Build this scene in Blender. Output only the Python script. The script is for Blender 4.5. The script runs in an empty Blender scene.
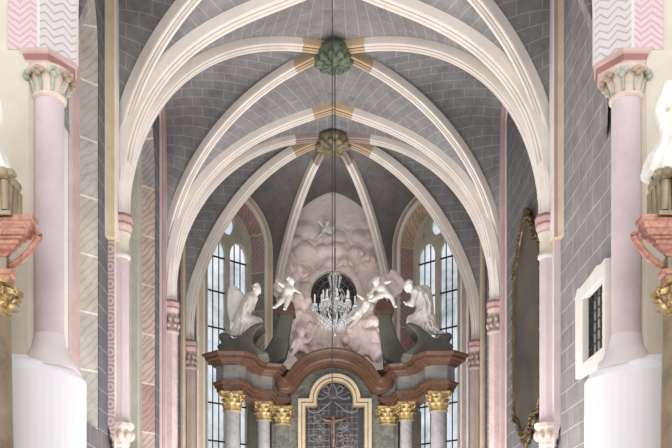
import bpy, bmesh, math, random
import numpy as np
from mathutils import Vector, Matrix, noise
R = random.Random(7)
SC = bpy.context.scene
COL = SC.collection

# ---------------- camera, sky, lights, exposure ----------------
EYE = 1.6
FPX, VPX, VPY = 900.0, 329.5, 577.0
cam_d = bpy.data.cameras.new('camera')
cam = bpy.data.objects.new('camera', cam_d)
COL.objects.link(cam)
cam.location = (-0.1, 0, EYE)
cam.rotation_euler = (math.pi/2, 0, 0)
cam_d.sensor_width = 36
cam_d.lens = FPX/672*36
cam_d.shift_x = (336-VPX)/672
cam_d.shift_y = (VPY-224)/672
cam_d.clip_end = 300
SC.camera = cam
w = bpy.data.worlds.new('overcast_sky'); SC.world = w
w.use_nodes = True
bg = w.node_tree.nodes['Background']
bg.inputs[0].default_value = (0.93, 0.96, 1.0, 1)
bg.inputs[1].default_value = 1.0

def area(name, loc, target, size, energy, col=(1, 1, 1)):
    l = bpy.data.lights.new(name, 'AREA'); l.shape = 'RECTANGLE'
    l.size, l.size_y = size; l.energy = energy; l.color = col
    o = bpy.data.objects.new(name, l); COL.objects.link(o)
    o.location = loc
    o.rotation_euler = (Vector(target)-Vector(loc)).to_track_quat('-Z', 'Y').to_euler()
    return o
# daylight of the nave's tall side windows, behind the camera
area('nave_window_light', (-8.5, 1, 8), (1, 24, 9), (5, 9), 800, (1, .98, .97))
area('nave_window_light', (8.5, 1, 8), (-1, 24, 9), (5, 9), 800, (1, .98, .97))
area('nave_window_light', (0, -6, 6), (0, 24, 10), (8, 6), 900, (1, .98, .97))

# unseen fill panels low in the choir, added to brighten vault and apse
area('vault_fill', (0, 18.5, .4), (0, 19.5, 12), (7, 6), 950, (1, .98, .97))
area('vault_fill', (0, 25.0, .4), (0, 26, 12), (6, 2.5), 950, (1, .98, .97))
# hidden fill added behind the altar front to brighten the stucco relief
area('relief_fill', (0, 29.3, 7.6), (0, 30.9, 11.5), (3.2, .3), 30, (1, .97, .93))

vs = SC.view_settings
vs.view_transform = 'Standard'; vs.look = 'None'
vs.exposure = 0.0; vs.gamma = 1.0; vs.use_curve_mapping = False
SC.cycles.use_denoising = True
SC.cycles.max_bounces = 8
SC.cycles.diffuse_bounces = 5
SC.cycles.sample_clamp_indirect = 6

# ---------------- projection helpers: photo pixel -> point in the place ----------------
def at(px, py, Y):
    return Vector(((px-VPX)/FPX*Y-0.1, Y, EYE+(VPY-py)/FPX*Y))
def X_(px, Y): return (px-VPX)/FPX*Y-0.1
def Z_(py, Y): return EYE+(VPY-py)/FPX*Y
def lift(px, py, P0, P1):
    k = (px-VPX)/FPX
    t = (k*P0[1]-(P0[0]+.1))/((P1[0]-P0[0])-k*(P1[1]-P0[1]))
    X = P0[0]+t*(P1[0]-P0[0]); Y = P0[1]+t*(P1[1]-P0[1])
    return t, Vector((X, Y, EYE+(VPY-py)/FPX*Y))

# ---------------- materials ----------------
def lin(c):
    return tuple(((v/255)/12.92 if v/255 <= .04045 else ((v/255+.055)/1.055)**2.4) for v in c)+(1,)
class NT:
    def __init__(s, name, rough=.8, metal=0, spec=.3):
        s.m = bpy.data.materials.new(name); s.m.use_nodes = True
        s.t = s.m.node_tree; s.b = s.t.nodes['Principled BSDF']
        s.b.inputs['Roughness'].default_value = rough
        s.b.inputs['Metallic'].default_value = metal
        s.b.inputs['Specular IOR Level'].default_value = spec
        s.tc = s.t.nodes.new('ShaderNodeTexCoord')
    def n(s, typ, **kw):
        o = s.t.nodes.new('ShaderNode'+typ)
        for k, v in kw.items(): setattr(o, k, v)
        return o
    def put(s, sock, v):
        if hasattr(v, 'is_output') or isinstance(v, bpy.types.NodeSocket): s.t.links.new(v, sock)
        elif isinstance(v, (tuple, list)) and len(v) == 3 and sock.type == 'RGBA': sock.default_value = lin(v)
        else: sock.default_value = v
    def math(s, op, a, b=0., c=None):
        o = s.n('Math', operation=op); s.put(o.inputs[0], a); s.put(o.inputs[1], b)
        if c is not None: s.put(o.inputs[2], c)
        return o.outputs[0]
    def noise(s, scale, vec, detail=4, rough=.55, dist=0):
        o = s.n('TexNoise'); o.inputs['Scale'].default_value = scale; o.inputs['Detail'].default_value = detail
        o.inputs['Roughness'].default_value = rough; o.inputs['Distortion'].default_value = dist
        s.put(o.inputs['Vector'], vec); return o.outputs[0]
    def mix(s, f, a, b, mode='MIX'):
        o = s.n('Mix', data_type='RGBA', blend_type=mode)
        s.put(o.inputs[0], f); s.put(o.inputs[6], a); s.put(o.inputs[7], b); return o.outputs[2]
    def ramp(s, f, stops, interp='LINEAR'):
        o = s.n('ValToRGB'); o.color_ramp.interpolation = interp
        e = o.color_ramp.elements
        while len(e) < len(stops): e.new(.5)
        for i, (p, c) in enumerate(stops): e[i].position = p; e[i].color = lin(c)
        s.put(o.inputs[0], f); return o.outputs[0]
    def bump(s, h, strength=.3, dist=.02):
        o = s.n('Bump'); o.inputs['Strength'].default_value = strength; o.inputs['Distance'].default_value = dist
        s.put(o.inputs['Height'], h); s.t.links.new(o.outputs[0], s.b.inputs['Normal'])
    def done(s, col):
        s.put(s.b.inputs['Base Color'], col); return s.m
def sc3(c, f): return tuple(max(0, min(255, v*f)) for v in c)
def stone(name, c, var=.07, scale=1.6, rough=.82, bump=.15, metal=0, spec=.3, veins=None):
    m = NT(name, rough, metal, spec); o = m.tc.outputs['Object']
    n1 = m.noise(scale, o, 6, .62)
    col = m.ramp(n1, [(.28, sc3(c, 1-var)), (.72, sc3(c, 1+var))])
    if veins:
        n2 = m.noise(scale*1.7, o, 8, .7, 1.2)
        k = m.ramp(n2, [(.44, (0, 0, 0)), (.5, (255, 255, 255)), (.56, (0, 0, 0))])
        f = m.math('MULTIPLY', k, .6)
        col = m.mix(f, col, veins)
    if bump: m.bump(m.noise(scale*9, o, 5, .6), bump, .02)
    return m.done(col)
def brick(name, c, mortar, bw=.5, bh=.24, var=.16, ms=.011, off=.5):
    m = NT(name, .88); u = m.tc.outputs['UV']
    wob = m.n('VectorMath', operation='ADD')
    nz = m.n('TexNoise'); nz.inputs['Scale'].default_value = .8; m.put(nz.inputs['Vector'], u)
    sub = m.n('VectorMath', operation='SCALE'); m.put(sub.inputs[0], nz.outputs[1]); sub.inputs['Scale'].default_value = .09
    m.put(wob.inputs[0], u); m.put(wob.inputs[1], sub.outputs[0])
    b = m.n('TexBrick'); b.offset = off
    m.put(b.inputs['Vector'], wob.outputs[0])
    b.inputs['Scale'].default_value = 1; b.inputs['Brick Width'].default_value = bw; b.inputs['Row Height'].default_value = bh
    b.inputs['Mortar Size'].default_value = ms; b.inputs['Mortar Smooth'].default_value = .15; b.inputs['Bias'].default_value = 0
    m.put(b.inputs['Color1'], sc3(c, 1-var*.2)); m.put(b.inputs['Color2'], sc3(c, 1+var*.2)); m.put(b.inputs['Mortar'], mortar)
    n1 = m.noise(1.3, m.tc.outputs['Object'], 7, .7)
    g = m.ramp(n1, [(.3, (205, 205, 205)), (.7, (255, 255, 255))])
    col = m.mix(1., b.outputs[0], g, 'MULTIPLY')
    n3 = m.noise(5, m.tc.outputs['Object'], 6, .75)
    col = m.mix(m.math('MULTIPLY', m.math('SUBTRACT', n3, .4), .55), col, sc3(c, 1.35))
    m.bump(m.noise(14, m.tc.outputs['Object'], 4), .15, .01)
    return m.done(col)
def quoin(name, cols, line, bh=1.05, lscale=3.2, seed=0., ang=0.):
    """painted marbled blocks along V; each block another tint with wavy grain lines"""
    m = NT(name, .85); u = m.tc.outputs['UV']
    sp = m.n('SeparateXYZ'); m.put(sp.inputs[0], u)
    blk = m.math('FLOOR', m.math('DIVIDE', m.math('ADD', sp.outputs[1], seed), bh))
    wn = m.n('TexWhiteNoise', noise_dimensions='1D'); m.put(wn.inputs['W'], m.math('ADD', blk, seed))
    k = len(cols)
    base = m.ramp(wn.outputs[0], [(i/k, cols[i]) for i in range(k)], 'CONSTANT')
    # offset the grain per block
    cmb = m.n('CombineXYZ'); m.put(cmb.inputs[0], m.math('MULTIPLY', wn.outputs[0], 37.)); m.put(cmb.inputs[2], m.math('MULTIPLY', wn.outputs[0], 11.))
    add = m.n('VectorMath', operation='ADD'); m.put(add.inputs[0], u); m.put(add.inputs[1], cmb.outputs[0])
    wv = m.n('TexWave', wave_type='BANDS', bands_direction='DIAGONAL'); wv.inputs['Scale'].default_value = lscale
    wv.inputs['Distortion'].default_value = 5.5; wv.inputs['Detail'].default_value = 1; wv.inputs['Detail Scale'].default_value = .55
    m.put(wv.inputs['Vector'], add.outputs[0])
    f = m.ramp(wv.outputs[1], [(.0, (230, 230, 230)), (.28, (20, 20, 20)), (.6, (0, 0, 0))])
    col = m.mix(m.math('MULTIPLY', f, .75), base, line)
    fr = m.math('FRACT', m.math('DIVIDE', m.math('ADD', sp.outputs[1], seed), bh))
    edge = m.math('LESS_THAN', fr, .035)
    col = m.mix(m.math('MULTIPLY', edge, .8), col, sc3(cols[0], 1.25))
    n1 = m.noise(2, m.tc.outputs['Object'], 6, .7)
    col = m.mix(1., col, m.ramp(n1, [(.3, (215, 215, 215)), (.7, (255, 255, 255))]), 'MULTIPLY')
    return m.done(col)
def zigzag(name, base, line, amp=.11, per=.3, row=.15, ww=.3):
    m = NT(name, .85); u = m.tc.outputs['UV']
    sp = m.n('SeparateXYZ'); m.put(sp.inputs[0], u)
    n0 = m.noise(3, u, 2)
    x = m.math('ADD', sp.outputs[0], m.math('MULTIPLY', m.math('SUBTRACT', n0, .5), .08))
    tri = m.math('PINGPONG', x, per/2)
    v = m.math('ADD', sp.outputs[1], m.math('MULTIPLY', tri, amp/(per/2)))
    v = m.math('ADD', v, m.math('MULTIPLY', m.math('SUBTRACT', n0, .5), .09))
    fr = m.math('FRACT', m.math('DIVIDE', v, row))
    f = m.math('LESS_THAN', fr, ww)
    n1 = m.noise(2.5, m.tc.outputs['Object'], 6, .7)
    b = m.mix(n1, sc3(base, .93), sc3(base, 1.05))
    return m.done(m.mix(m.math('MULTIPLY', f, .85), b, line))
def scallop(name, base, line):
    m = NT(name, .85); u = m.tc.outputs['UV']
    sp = m.n('SeparateXYZ'); m.put(sp.inputs[0], u)
    wv = m.n('TexWave', wave_type='RINGS'); 
    fy = m.math('SUBTRACT', m.math('FRACT', m.math('DIVIDE', sp.outputs[1], .36)), .5)
    cx = m.n('CombineXYZ'); m.put(cx.inputs[0], sp.outputs[0]); m.put(cx.inputs[1], m.math('MULTIPLY', fy, .36))
    ln = m.n('VectorMath', operation='LENGTH'); m.put(ln.inputs[0], cx.outputs[0])
    fr = m.math('FRACT', m.math('DIVIDE', ln.outputs['Value'], .085))
    f = m.math('LESS_THAN', fr, .45)
    return m.done(m.mix(m.math('MULTIPLY', f, .8), base, line))

M = {}
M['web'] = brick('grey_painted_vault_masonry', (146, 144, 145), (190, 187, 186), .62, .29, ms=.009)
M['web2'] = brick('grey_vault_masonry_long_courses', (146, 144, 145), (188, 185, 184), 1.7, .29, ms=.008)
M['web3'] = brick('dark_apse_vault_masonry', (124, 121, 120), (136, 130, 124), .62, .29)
M['wallgrey'] = brick('pale_grey_painted_masonry', (150, 146, 146), (205, 200, 198), .9, .42, .12)
M['walldark'] = brick('dark_grey_painted_masonry', (112, 110, 112), (168, 166, 166), .9, .42, .12)
M['rib'] = stone('cream_rib_stone', (232, 224, 216), .05, 1.2)
M['ribline'] = stone('brown_rib_lines', (194, 174, 162), .06, 1.2)
M['ochre'] = stone('ochre_painted_stone', (204, 180, 148), .08)
M['ochre_dark'] = stone('brown_ochre_lines', (118, 92, 78), .1)
M['ochre_grey'] = stone('grey_pink_painted_stone', (176, 158, 150), .08)
M['band_och'] = stone('ochre_band_stone', (208, 188, 154), .07)
M['white'] = stone('limewashed_stone', (226, 218, 212), .04)
M['cream'] = stone('cream_plaster', (210, 201, 186), .05, .9)
M['pink'] = stone('pink_marbled_stucco', (208, 192, 196), .05, 1.4)
M['pinkdeep'] = stone('deep_pink_moulding', (198, 172, 166), .08)
M['redbrown'] = stone('red_brown_moulding_line', (158, 116, 110), .08)
M['greyst'] = stone('greenish_grey_stone', (178, 174, 164), .07)
M['trac'] = stone('tracery_stone', (178, 171, 156), .08)
M['quo_pale'] = quoin('pale_marbled_quoins', [(205, 200, 194), (214, 190, 184), (196, 194, 186), (212, 204, 192)], (184, 168, 168), 1.15)
M['quo_mix'] = quoin('pink_and_grey_marbled_quoins', [(190, 168, 160), (166, 160, 160), (196, 176, 164), (180, 148, 142)], (130, 110, 112), 1.3, 3.4, 3.)
M['quo_red'] = quoin('red_and_ochre_marbled_quoins', [(184, 154, 146), (200, 174, 146), (160, 128, 124), (190, 166, 156)], (132, 106, 106), 1.35, 3.4, 8.)
M['zz_white'] = zigzag('white_grey_zigzag_paint', (214, 206, 206), (176, 164, 168), .1, .3, .13, .25)
M['zz_pink'] = zigzag('pink_zigzag_paint', (214, 192, 194), (194, 162, 168), .14, .36, .11, .35)
M['scal'] = scallop('scalloped_pink_border', (214, 196, 194), (176, 138, 138))
M['floor'] = stone('stone_floor', (150, 140, 130), .1)
M['mauve'] = stone('mauve_pink_strip', (176, 148, 146), .07)
M['pinkshaft'] = stone('rose_painted_shaft', (200, 180, 176), .09, 3)
M['marb_grey'] = stone('grey_marbled_shafts', (150, 146, 148), .12, 2.2, .5, .03, 0, .4, (178, 174, 176))
M['marb_green'] = stone('dark_grey_green_marble', (90, 89, 81), .2, 1.5, .5, .05, 0, .4, (132, 130, 120))
M['marb_dark'] = stone('dark_green_marble', (84, 82, 74), .2, 1.8, .5, .05, 0, .4)
M['marb_red'] = stone('red_brown_marble', (74, 50, 37), .2, 1.6, .45, .05, 0, .25, (98, 72, 55))
M['marb_red2'] = stone('salmon_red_marble', (162, 108, 90), .16, 2.2, .45, .05, 0, .45, (206, 158, 142))
M['marb_olive'] = stone('olive_marbled_column', (122, 116, 96), .22, 2.4, .45, .04, 0, .45, (160, 120, 96))
M['bronze'] = stone('olive_bronze_gilding', (138, 124, 100), .2, 3, .45, .1, .1, .5)
M['gold'] = stone('gilding', (172, 148, 102), .25, 6, .4, .4, .45, .5)
M['frame'] = stone('pale_gilt_frame', (184, 168, 142), .08, 3, .45, .05, .1, .4)
M['frame2'] = stone('brown_frame_line', (140, 116, 84), .1, 3, .5)
M['figure'] = stone('white_stucco_figure', (226, 222, 214), .06, 3, .6, .15)
M['stucco'] = stone('pinkish_cloud_stucco', (236, 218, 213), .08, 1.3, .75, .25)
M['relief'] = stone('pale_pink_relief_plaster', (236, 222, 216), .07, .9, .8, .25)
M['marb_redd'] = stone('dark_red_brown_marble', (78, 56, 46), .2, 2, .45)
M['whitewash2'] = stone('whitewashed_window_surround', (222, 218, 212), .03)
M['pinkpale'] = stone('pinkish_white_base_stone', (222, 212, 214), .04)
M['marb_frieze'] = stone('grey_green_frieze_marble', (118, 116, 112), .15, 2, .5, .03, 0, .3, (146, 144, 142))
M['capst'] = stone('pale_pink_capital_stone', (216, 198, 186), .08, 3)
M['capleaf'] = stone('grey_green_painted_leaves', (172, 176, 160), .15, 4)
M['capleaf2'] = stone('brown_painted_leaves', (168, 150, 128), .15, 4)
M['whitewash'] = stone('fresh_whitewash', (238, 236, 242), .01, .8, .85, .03)

# ---------------- mesh helpers ----------------
def link(me, name, parent=None, mats=(), smooth=False):
    o = bpy.data.objects.new(name, me); COL.objects.link(o)
    for m in mats: me.materials.append(M[m] if isinstance(m, str) else m)
    if smooth: me.shade_smooth()
    if parent is not None: o.parent = parent; o.matrix_parent_inverse = parent.matrix_world.inverted() if parent.matrix_world != Matrix() else Matrix()
    return o
def tag(o, label=None, cat=None, group=None, kind=None):
    if label: o['label'] = label
    if cat: o['category'] = cat
    if group: o['group'] = group
    if kind: o['kind'] = kind
    return o
def empty(name, loc, label, cat, group=None):
    o = bpy.data.objects.new(name, None); COL.objects.link(o); o.location = loc; o.empty_display_size = .2
    o.matrix_basis = Matrix.Translation(loc)
    bpy_update_later.append(o)
    return tag(o, label, cat, group)
bpy_update_later = []
def child(o, parent):
    """parent a mesh written in world coordinates under an unrotated thing"""
    o.parent = parent
    root = parent; off = Vector(parent.location)
    while root.parent: root = root.parent; off += Vector(root.location)
    o.location = Vector(o.location)-off if o.type == 'MESH' else o.location
    return o
class MB:
    def __init__(s): s.v = []; s.f = []; s.mi = []; s.uv = []; s.sm = []
    def add(s, verts, faces, mi=0, uvs=None, smooth=False):
        b = len(s.v); s.v += [tuple(p) for p in verts]
        for k, f in enumerate(faces):
            s.f.append(tuple(i+b for i in f)); s.mi.append(mi if isinstance(mi, int) else mi[k])
            s.uv.append([uvs[i] for i in f] if uvs else None); s.sm.append(smooth)
        return s
    def grid(s, rows, mi=0, uvs=None, smooth=True, close=False):
        n = len(rows); m = len(rows[0]); vs = [p for r in rows for p in r]; fs = []; ms = []
        for i in range(n-1):
            for j in range(m if close else m-1):
                fs.append((i*m+j, i*m+(j+1) % m, (i+1)*m+(j+1) % m, (i+1)*m+j))
                ms.append(mi if isinstance(mi, int) else mi[j])
        s.add(vs, fs, ms, [u for r in uvs for u in r] if uvs else None, smooth)
        return s
    def box(s, c, d, mi=0, rz=0):
        x, y, z = [q/2 for q in d]; ca, sa = math.cos(rz), math.sin(rz); vs = []
        for a, b_, e in ((-1,-1,-1),(1,-1,-1),(1,1,-1),(-1,1,-1),(-1,-1,1),(1,-1,1),(1,1,1),(-1,1,1)):
            vs.append((c[0]+a*x*ca-b_*y*sa, c[1]+a*x*sa+b_*y*ca, c[2]+e*z))
        return s.add(vs, [(3,2,1,0),(4,5,6,7),(0,1,5,4),(1,2,6,5),(2,3,7,6),(3,0,4,7)], mi)
    def lathe(s, c, prof, seg=20, mi=0, smooth=True, sx=1, sy=1, twist=0, flute=None):
        rows = []
        for r, z in prof:
            row = []
            for k in range(seg):
                a = 2*math.pi*k/seg+twist; rr = r*(flute(a, z) if flute else 1)
                row.append((c[0]+rr*math.cos(a)*sx, c[1]+rr*math.sin(a)*sy, c[2]+z))
            rows.append(row)
        s.grid(rows, mi, None, smooth, True)
        n = len(rows)
        b = len(s.v)
        s.add(rows[0], [tuple(reversed(range(seg)))], mi if isinstance(mi, int) else mi[0])
        s.add(rows[-1], [tuple(range(seg))], mi if isinstance(mi, int) else mi[0])
        return s
    def tube(s, pts, r, seg=8, mi=0, up=Vector((0, 0, 1))):
        pts = [Vector(p) for p in pts]; rows = []
        rr = r if isinstance(r, (list, tuple)) else [r]*len(pts)
        for i, p in enumerate(pts):
            t = (pts[min(i+1, len(pts)-1)]-pts[max(i-1, 0)])
            if t.length < 1e-7: t = Vector((0, 0, 1))
            t.normalize(); a = t.cross(up)
            if a.length < .05: a = t.cross(Vector((0, 1, 0)))
            if a.length < .05: a = t.cross(Vector((1, 0, 0)))
            a.normalize(); b = t.cross(a)
            rows.append([p+(a*math.cos(2*math.pi*k/seg)+b*math.sin(2*math.pi*k/seg))*rr[i] for k in range(seg)])
        s.grid(rows, mi, None, True, True)
        s.add(rows[0], [tuple(reversed(range(seg)))], mi); s.add(rows[-1], [tuple(range(seg))], mi)
        return s
    def ball(s, c, r, mi=0, seg=12, rings=8, rot=None):
        r = (r, r, r) if not hasattr(r, '__len__') else r
        rows = []
        for i in range(rings+1):
            ph = math.pi*i/rings-math.pi/2; row = []
            for k in range(seg):
                a = 2*math.pi*k/seg
                p = Vector((r[0]*math.cos(ph)*math.cos(a), r[1]*math.cos(ph)*math.sin(a), r[2]*math.sin(ph)))
                if rot is not None: p = rot @ p
                row.append(Vector(c)+p)
            rows.append(row)
        return s.grid(rows, mi, None, True, True)
    def build(s, name, mats, parent=None, mir=False, weld=True):
        me = bpy.data.meshes.new(name)
        v = [(-p[0], p[1], p[2]) for p in s.v] if mir else s.v
        f = [tuple(reversed(q)) for q in s.f] if mir else s.f
        me.from_pydata(v, [], f)
        me.polygons.foreach_set('material_index', s.mi)
        me.polygons.foreach_set('use_smooth', s.sm)
        if any(s.uv):
            ul = me.uv_layers.new(name='UVMap'); k = 0; flat = []
            for fi, u in enumerate(s.uv):
                u = u or [(0, 0)]*len(s.f[fi])
                if mir: u = list(reversed(u))
                for q in u: flat += [q[0], q[1]]
            ul.data.foreach_set('uv', flat)
        me.update()
        mats = [mats] if isinstance(mats, str) or not hasattr(mats, '__len__') else mats
        o = link(me, name, None, mats)
        # origin at the base centre of the mesh
        if len(s.v):
            a = np.array(v); c = Vector((float((a[:, 0].min()+a[:, 0].max())/2), float((a[:, 1].min()+a[:, 1].max())/2), float(a[:, 2].min())))
            me.transform(Matrix.Translation(-c)); o.location = c
        if parent is not None: child(o, parent)
        return o
def catmull(pts, n=8, closed=False):
    pts = [Vector(p) for p in pts]; out = []; N = len(pts)
    for i in range(N if closed else N-1):
        if closed: p0, p1, p2, p3 = pts[i-1], pts[i], pts[(i+1) % N], pts[(i+2) % N]
        else: p0, p1, p2, p3 = pts[max(i-1, 0)], pts[i], pts[i+1], pts[min(i+2, N-1)]
        for k in range(n):
            t = k/n
            out.append(.5*((2*p1)+(p2-p0)*t+(2*p0-5*p1+4*p2-p3)*t*t+(3*p1-p0-3*p2+p3)*t**3))
    if not closed: out.append(pts[-1])
    return out
def sweep(mb, pts, side, prof, mis, flip=1, uvs=True, u0=0.):
    """profile of (s, d): s along side, d towards the arch's inside; side may be a list"""
    pts = [Vector(p) for p in pts]; rows = []; uv = []; L = 0
    us = [u0]
    for a, b in zip(prof[:-1], prof[1:]): us.append(us[-1]+math.hypot(b[0]-a[0], b[1]-a[1]))
    for i, p in enumerate(pts):
        sd = side[i] if isinstance(side, list) else side
        t = (pts[min(i+1, len(pts)-1)]-pts[max(i-1, 0)]).normalized()
        n = sd.cross(t).normalized()*flip
        if i: L += (p-pts[i-1]).length
        rows.append([p+sd*s_+n*d for s_, d in prof]); uv.append([(u, L) for u in us])
    # split per profile segment for crisp edges
    for j in range(len(prof)-1):
        mb.grid([[r[j], r[j+1]] for r in rows], mis[j] if not isinstance(mis, int) else mis, [[q[j], q[j+1]] for q in uv], False)
    for r, rev in ((rows[0], False), (rows[-1], True)):
        mb.add(r, [tuple(range(len(r)))[::-1] if rev else tuple(range(len(r)))], 0)
    return rows
def plate(name, loops, org, ux, uy, thick, mats, parent=None, front=0., mir=False, bevel=0.):
    """flat slab with holes: loops in the (ux, uy) plane; from the face (front) backwards by thick"""
    cu = bpy.data.curves.new('tmp', 'CURVE'); cu.dimensions = '2D'; cu.fill_mode = 'BOTH'
    cu.extrude = max(0, thick/2-bevel); cu.bevel_depth = bevel; cu.bevel_resolution = 1; cu.offset = -bevel
    for lp in loops:
        sp = cu.splines.new('POLY'); sp.points.add(len(lp)-1); sp.use_cyclic_u = True
        for i, q in enumerate(lp): sp.points[i].co = (q[0], q[1], 0, 1)
    ob = bpy.data.objects.new('tmp', cu); COL.objects.link(ob)
    bpy.context.view_layer.update()
    dg = bpy.context.evaluated_depsgraph_get()
    me = bpy.data.meshes.new_from_object(ob.evaluated_get(dg)); me.name = name
    bpy.data.objects.remove(ob); bpy.data.curves.remove(cu); me.materials.clear()
    org, ux, uy = Vector(org), Vector(ux).normalized(), Vector(uy).normalized()
    nn = ux.cross(uy)
    if me.uv_layers: me.uv_layers.remove(me.uv_layers[0])
    ul = me.uv_layers.new(name='UVMap')
    co = [v.co.copy() for v in me.vertices]
    for l in me.loops: ul.data[l.index].uv = (co[l.vertex_index].x+co[l.vertex_index].z, co[l.vertex_index].y)
    for v in me.vertices:
        c = v.co; p = org+ux*c.x+uy*c.y+nn*(c.z-thick/2+front)
        v.co = (-p.x, p.y, p.z) if mir else p
    if mir: me.flip_normals()
    for p in me.polygons: p.use_smooth = False; p.material_index = 0
    o = link(me, name, None, [mats] if isinstance(mats, str) else mats)
    a = np.array([tuple(v.co) for v in me.vertices]); c = Vector((float((a[:, 0].min()+a[:, 0].max())/2), float((a[:, 1].min()+a[:, 1].max())/2), float(a[:, 2].min())))
    me.transform(Matrix.Translation(-c)); o.location = c
    if parent is not None: child(o, parent)
    return o
# ================= THE SETTING: vault webs, walls, windows =================
ZS = 7.65+EYE                      # springing height
K0 = Vector((0, 17.1, 0)); K1 = Vector((0, 22.17, 0)); K2 = Vector((0, 27.45, 0))
C0 = Vector((-4.5, 15.3, 0)); C1 = Vector((-4.5, 19.2, 0)); C2 = Vector((-4.5, 25.15, 0)); C3 = Vector((-4.5, 28.5, 0)); C4 = Vector((-1.87, 30.8, 0))
class Curve:
    """rib centre line fitted through points measured on the ribs, in its own vertical plane"""
    def __init__(s, P0, P1, px, zs=ZS, top=None, deg=3):
        s.P0, s.P1, s.zs = Vector(P0), Vector(P1), zs
        s.L = math.hypot(P1[0]-P0[0], P1[1]-P0[1])
        th, rr = [], []
        for q in px:
            t, p = lift(q[0], q[1], P0, P1)
            a = (1-t)*s.L; h = p.z-zs
            th.append(math.atan2(h, a)); rr.append(math.hypot(a, h))
        th.append(0); rr.append(s.L)
        wt = [1]*len(px)+[3]
        if top is not None: th.append(math.pi/2); rr.append(top-zs); wt.append(6)
        s.c = np.polyfit(th, rr, deg, w=wt)
        s.make()
    def make(s):
        s.u = Vector((s.P1.x-s.P0.x, s.P1.y-s.P0.y, 0)).normalized()
        s.pts = []
        zmax = -1
        for i in range(61):
            a = math.pi/2*i/60; r = float(np.polyval(s.c, a))
            h = s.zs+r*math.sin(a); d = s.L-r*math.cos(a)
            if h <= zmax: h = zmax+.0008
            zmax = h
            s.pts.append(Vector((s.P0.x, s.P0.y, 0))+s.u*d+Vector((0, 0, h)))
        e = s.pts[-1].copy(); tgt = Vector((s.P1.x, s.P1.y, e.z))
        for i in range(31, 61): s.pts[i] = s.pts[i]+(tgt-e)*((i-30)/30)**2
    def back(s, off=.12):
        out = []
        for i, p in enumerate(s.pts):
            t = (s.pts[min(i+1, 60)]-s.pts[max(i-1, 0)]).normalized()
            h = math.hypot(t.x, t.y); n = -s.u*t.z+Vector((0, 0, h))   # away from the inside
            out.append(p+n*off)
        out[-1] = s.pts[-1]+Vector((0, 0, off))
        return out
class PtsCurve:
    def __init__(s, pts): s.pts = [Vector(p) for p in pts]
    def back(s, off=0): return s.pts
def by_height(pts, n=28):
    z = np.array([p.z for p in pts]); z = np.maximum.accumulate(z+np.arange(len(z))*1e-6)
    co = np.array([tuple(p) for p in pts]); out = []
    for i in range(n+1):
        zz = z[0]+(z[-1]-z[0])*math.sin(math.pi/2*i/n)
        out.append(Vector([float(np.interp(zz, z, co[:, k])) for k in range(3)]))
    return out
def web(name, A, B, bulge=.12, m=8, mir=False, mat='web', offA=.12, offB=.12):
    a = by_height(A.back(offA)); b = by_height(B.back(offB)); rows = []; uvs = []; L = 0
    for i, (p, q) in enumerate(zip(a, b)):
        if i: L += ((p-a[i-1]).length+(q-b[i-1]).length)/2
        r = []; uv = []
        for j in range(m+1):
            f = j/m; x = p.lerp(q, f); d = (q-p).length
            x.z += bulge*math.sin(math.pi*f)*min(1, d/2.5)
            r.append(x); uv.append((f*d+7, L))
        rows.append(r); uvs.append(uv)
    mb = MB(); mb.grid(rows, 0, uvs, True)
    return mb.build(name, [mat], None, mir)
def wall_arch(corner, mid, axis, zst, ztop, z0=ZS, shape=1.):
    """half of a stilted wall arch: up the corner, then curving over to the crown"""
    pts = []; c = Vector(corner); mm = Vector(mid); n = 14
    for i in range(n): pts.append(Vector((c.x, c.y, z0+(zst-z0)*i/n)))
    for i in range(31):
        a = math.pi/2*i/30
        f = 1-math.cos(a)**shape
        pts.append(Vector((c.x+(mm.x-c.x)*f, c.y+(mm.y-c.y)*f, zst+(ztop-zst)*math.sin(a))))
    return PtsCurve(pts)

A = Curve(C1, K0, [(196, 0), (176.8, 19.6), (160.7, 41), (151.8, 57), (142.9, 80), (135.7, 96), (128.6, 115.7), (123.2, 137), (120.5, 160)], top=12.9+EYE)
B = Curve(C1, (0, 19.2, 0), [(287, 0), (255.7, 11.6), (220, 28.6), (200, 41.5), (180, 59), (162, 77), (148, 95), (136, 120), (127, 160)], deg=4)
Cc = Curve(C1, K1, [(297, 45), (255.7, 47), (220, 55.7), (207, 59), (189, 71.4), (178.6, 82), (162.5, 99), (150, 114), (141, 130), (134, 150), (131, 170)], top=12.95+EYE, deg=4)
D = Curve(C2, K1, [(296.8, 68.8), (279, 80), (255.7, 94), (238, 112), (220, 133), (202, 159), (189, 181), (180, 201), (174, 219), (170.5, 240), (168, 267)], top=12.95+EYE, deg=4)
E = Curve(C2, (0, 25.15, 0), [(332.5, 109.5), (309, 115.7), (291, 122), (273.6, 130), (255.7, 140), (238, 151.4), (220, 166), (203.6, 182), (194.6, 195.7), (185.7, 213.6), (179, 235), (175, 260)], deg=4)
F = Curve(C2, K2, [(318, 137.5), (310, 138), (294, 140.7), (273.6, 145), (255.7, 153), (236, 165), (200, 201)], top=EYE+13.35, deg=3)
G = Curve(C3, K2, [(294, 154), (282, 160), (266, 174), (246.8, 194), (232.5, 211.8), (223.6, 226), (214, 244), (205, 261), (198, 279), (194, 297), (192, 320)], zs=7.42+EYE, top=EYE+13.35, deg=4)
H = Curve(C4, K2, [(317, 162), (309, 178), (303, 196), (297, 213.6), (290.5, 231), (287, 249), (283, 263), (280, 280)], zs=7.42+EYE, top=EYE+13.35, deg=4)
A2 = Curve(C0, K0, [], top=12.9+EYE, deg=1)
T0 = Curve(Vector((-4.5, 15.7, 0)), (0, 15.7, 0), [], top=12.9+EYE, deg=1)

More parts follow.
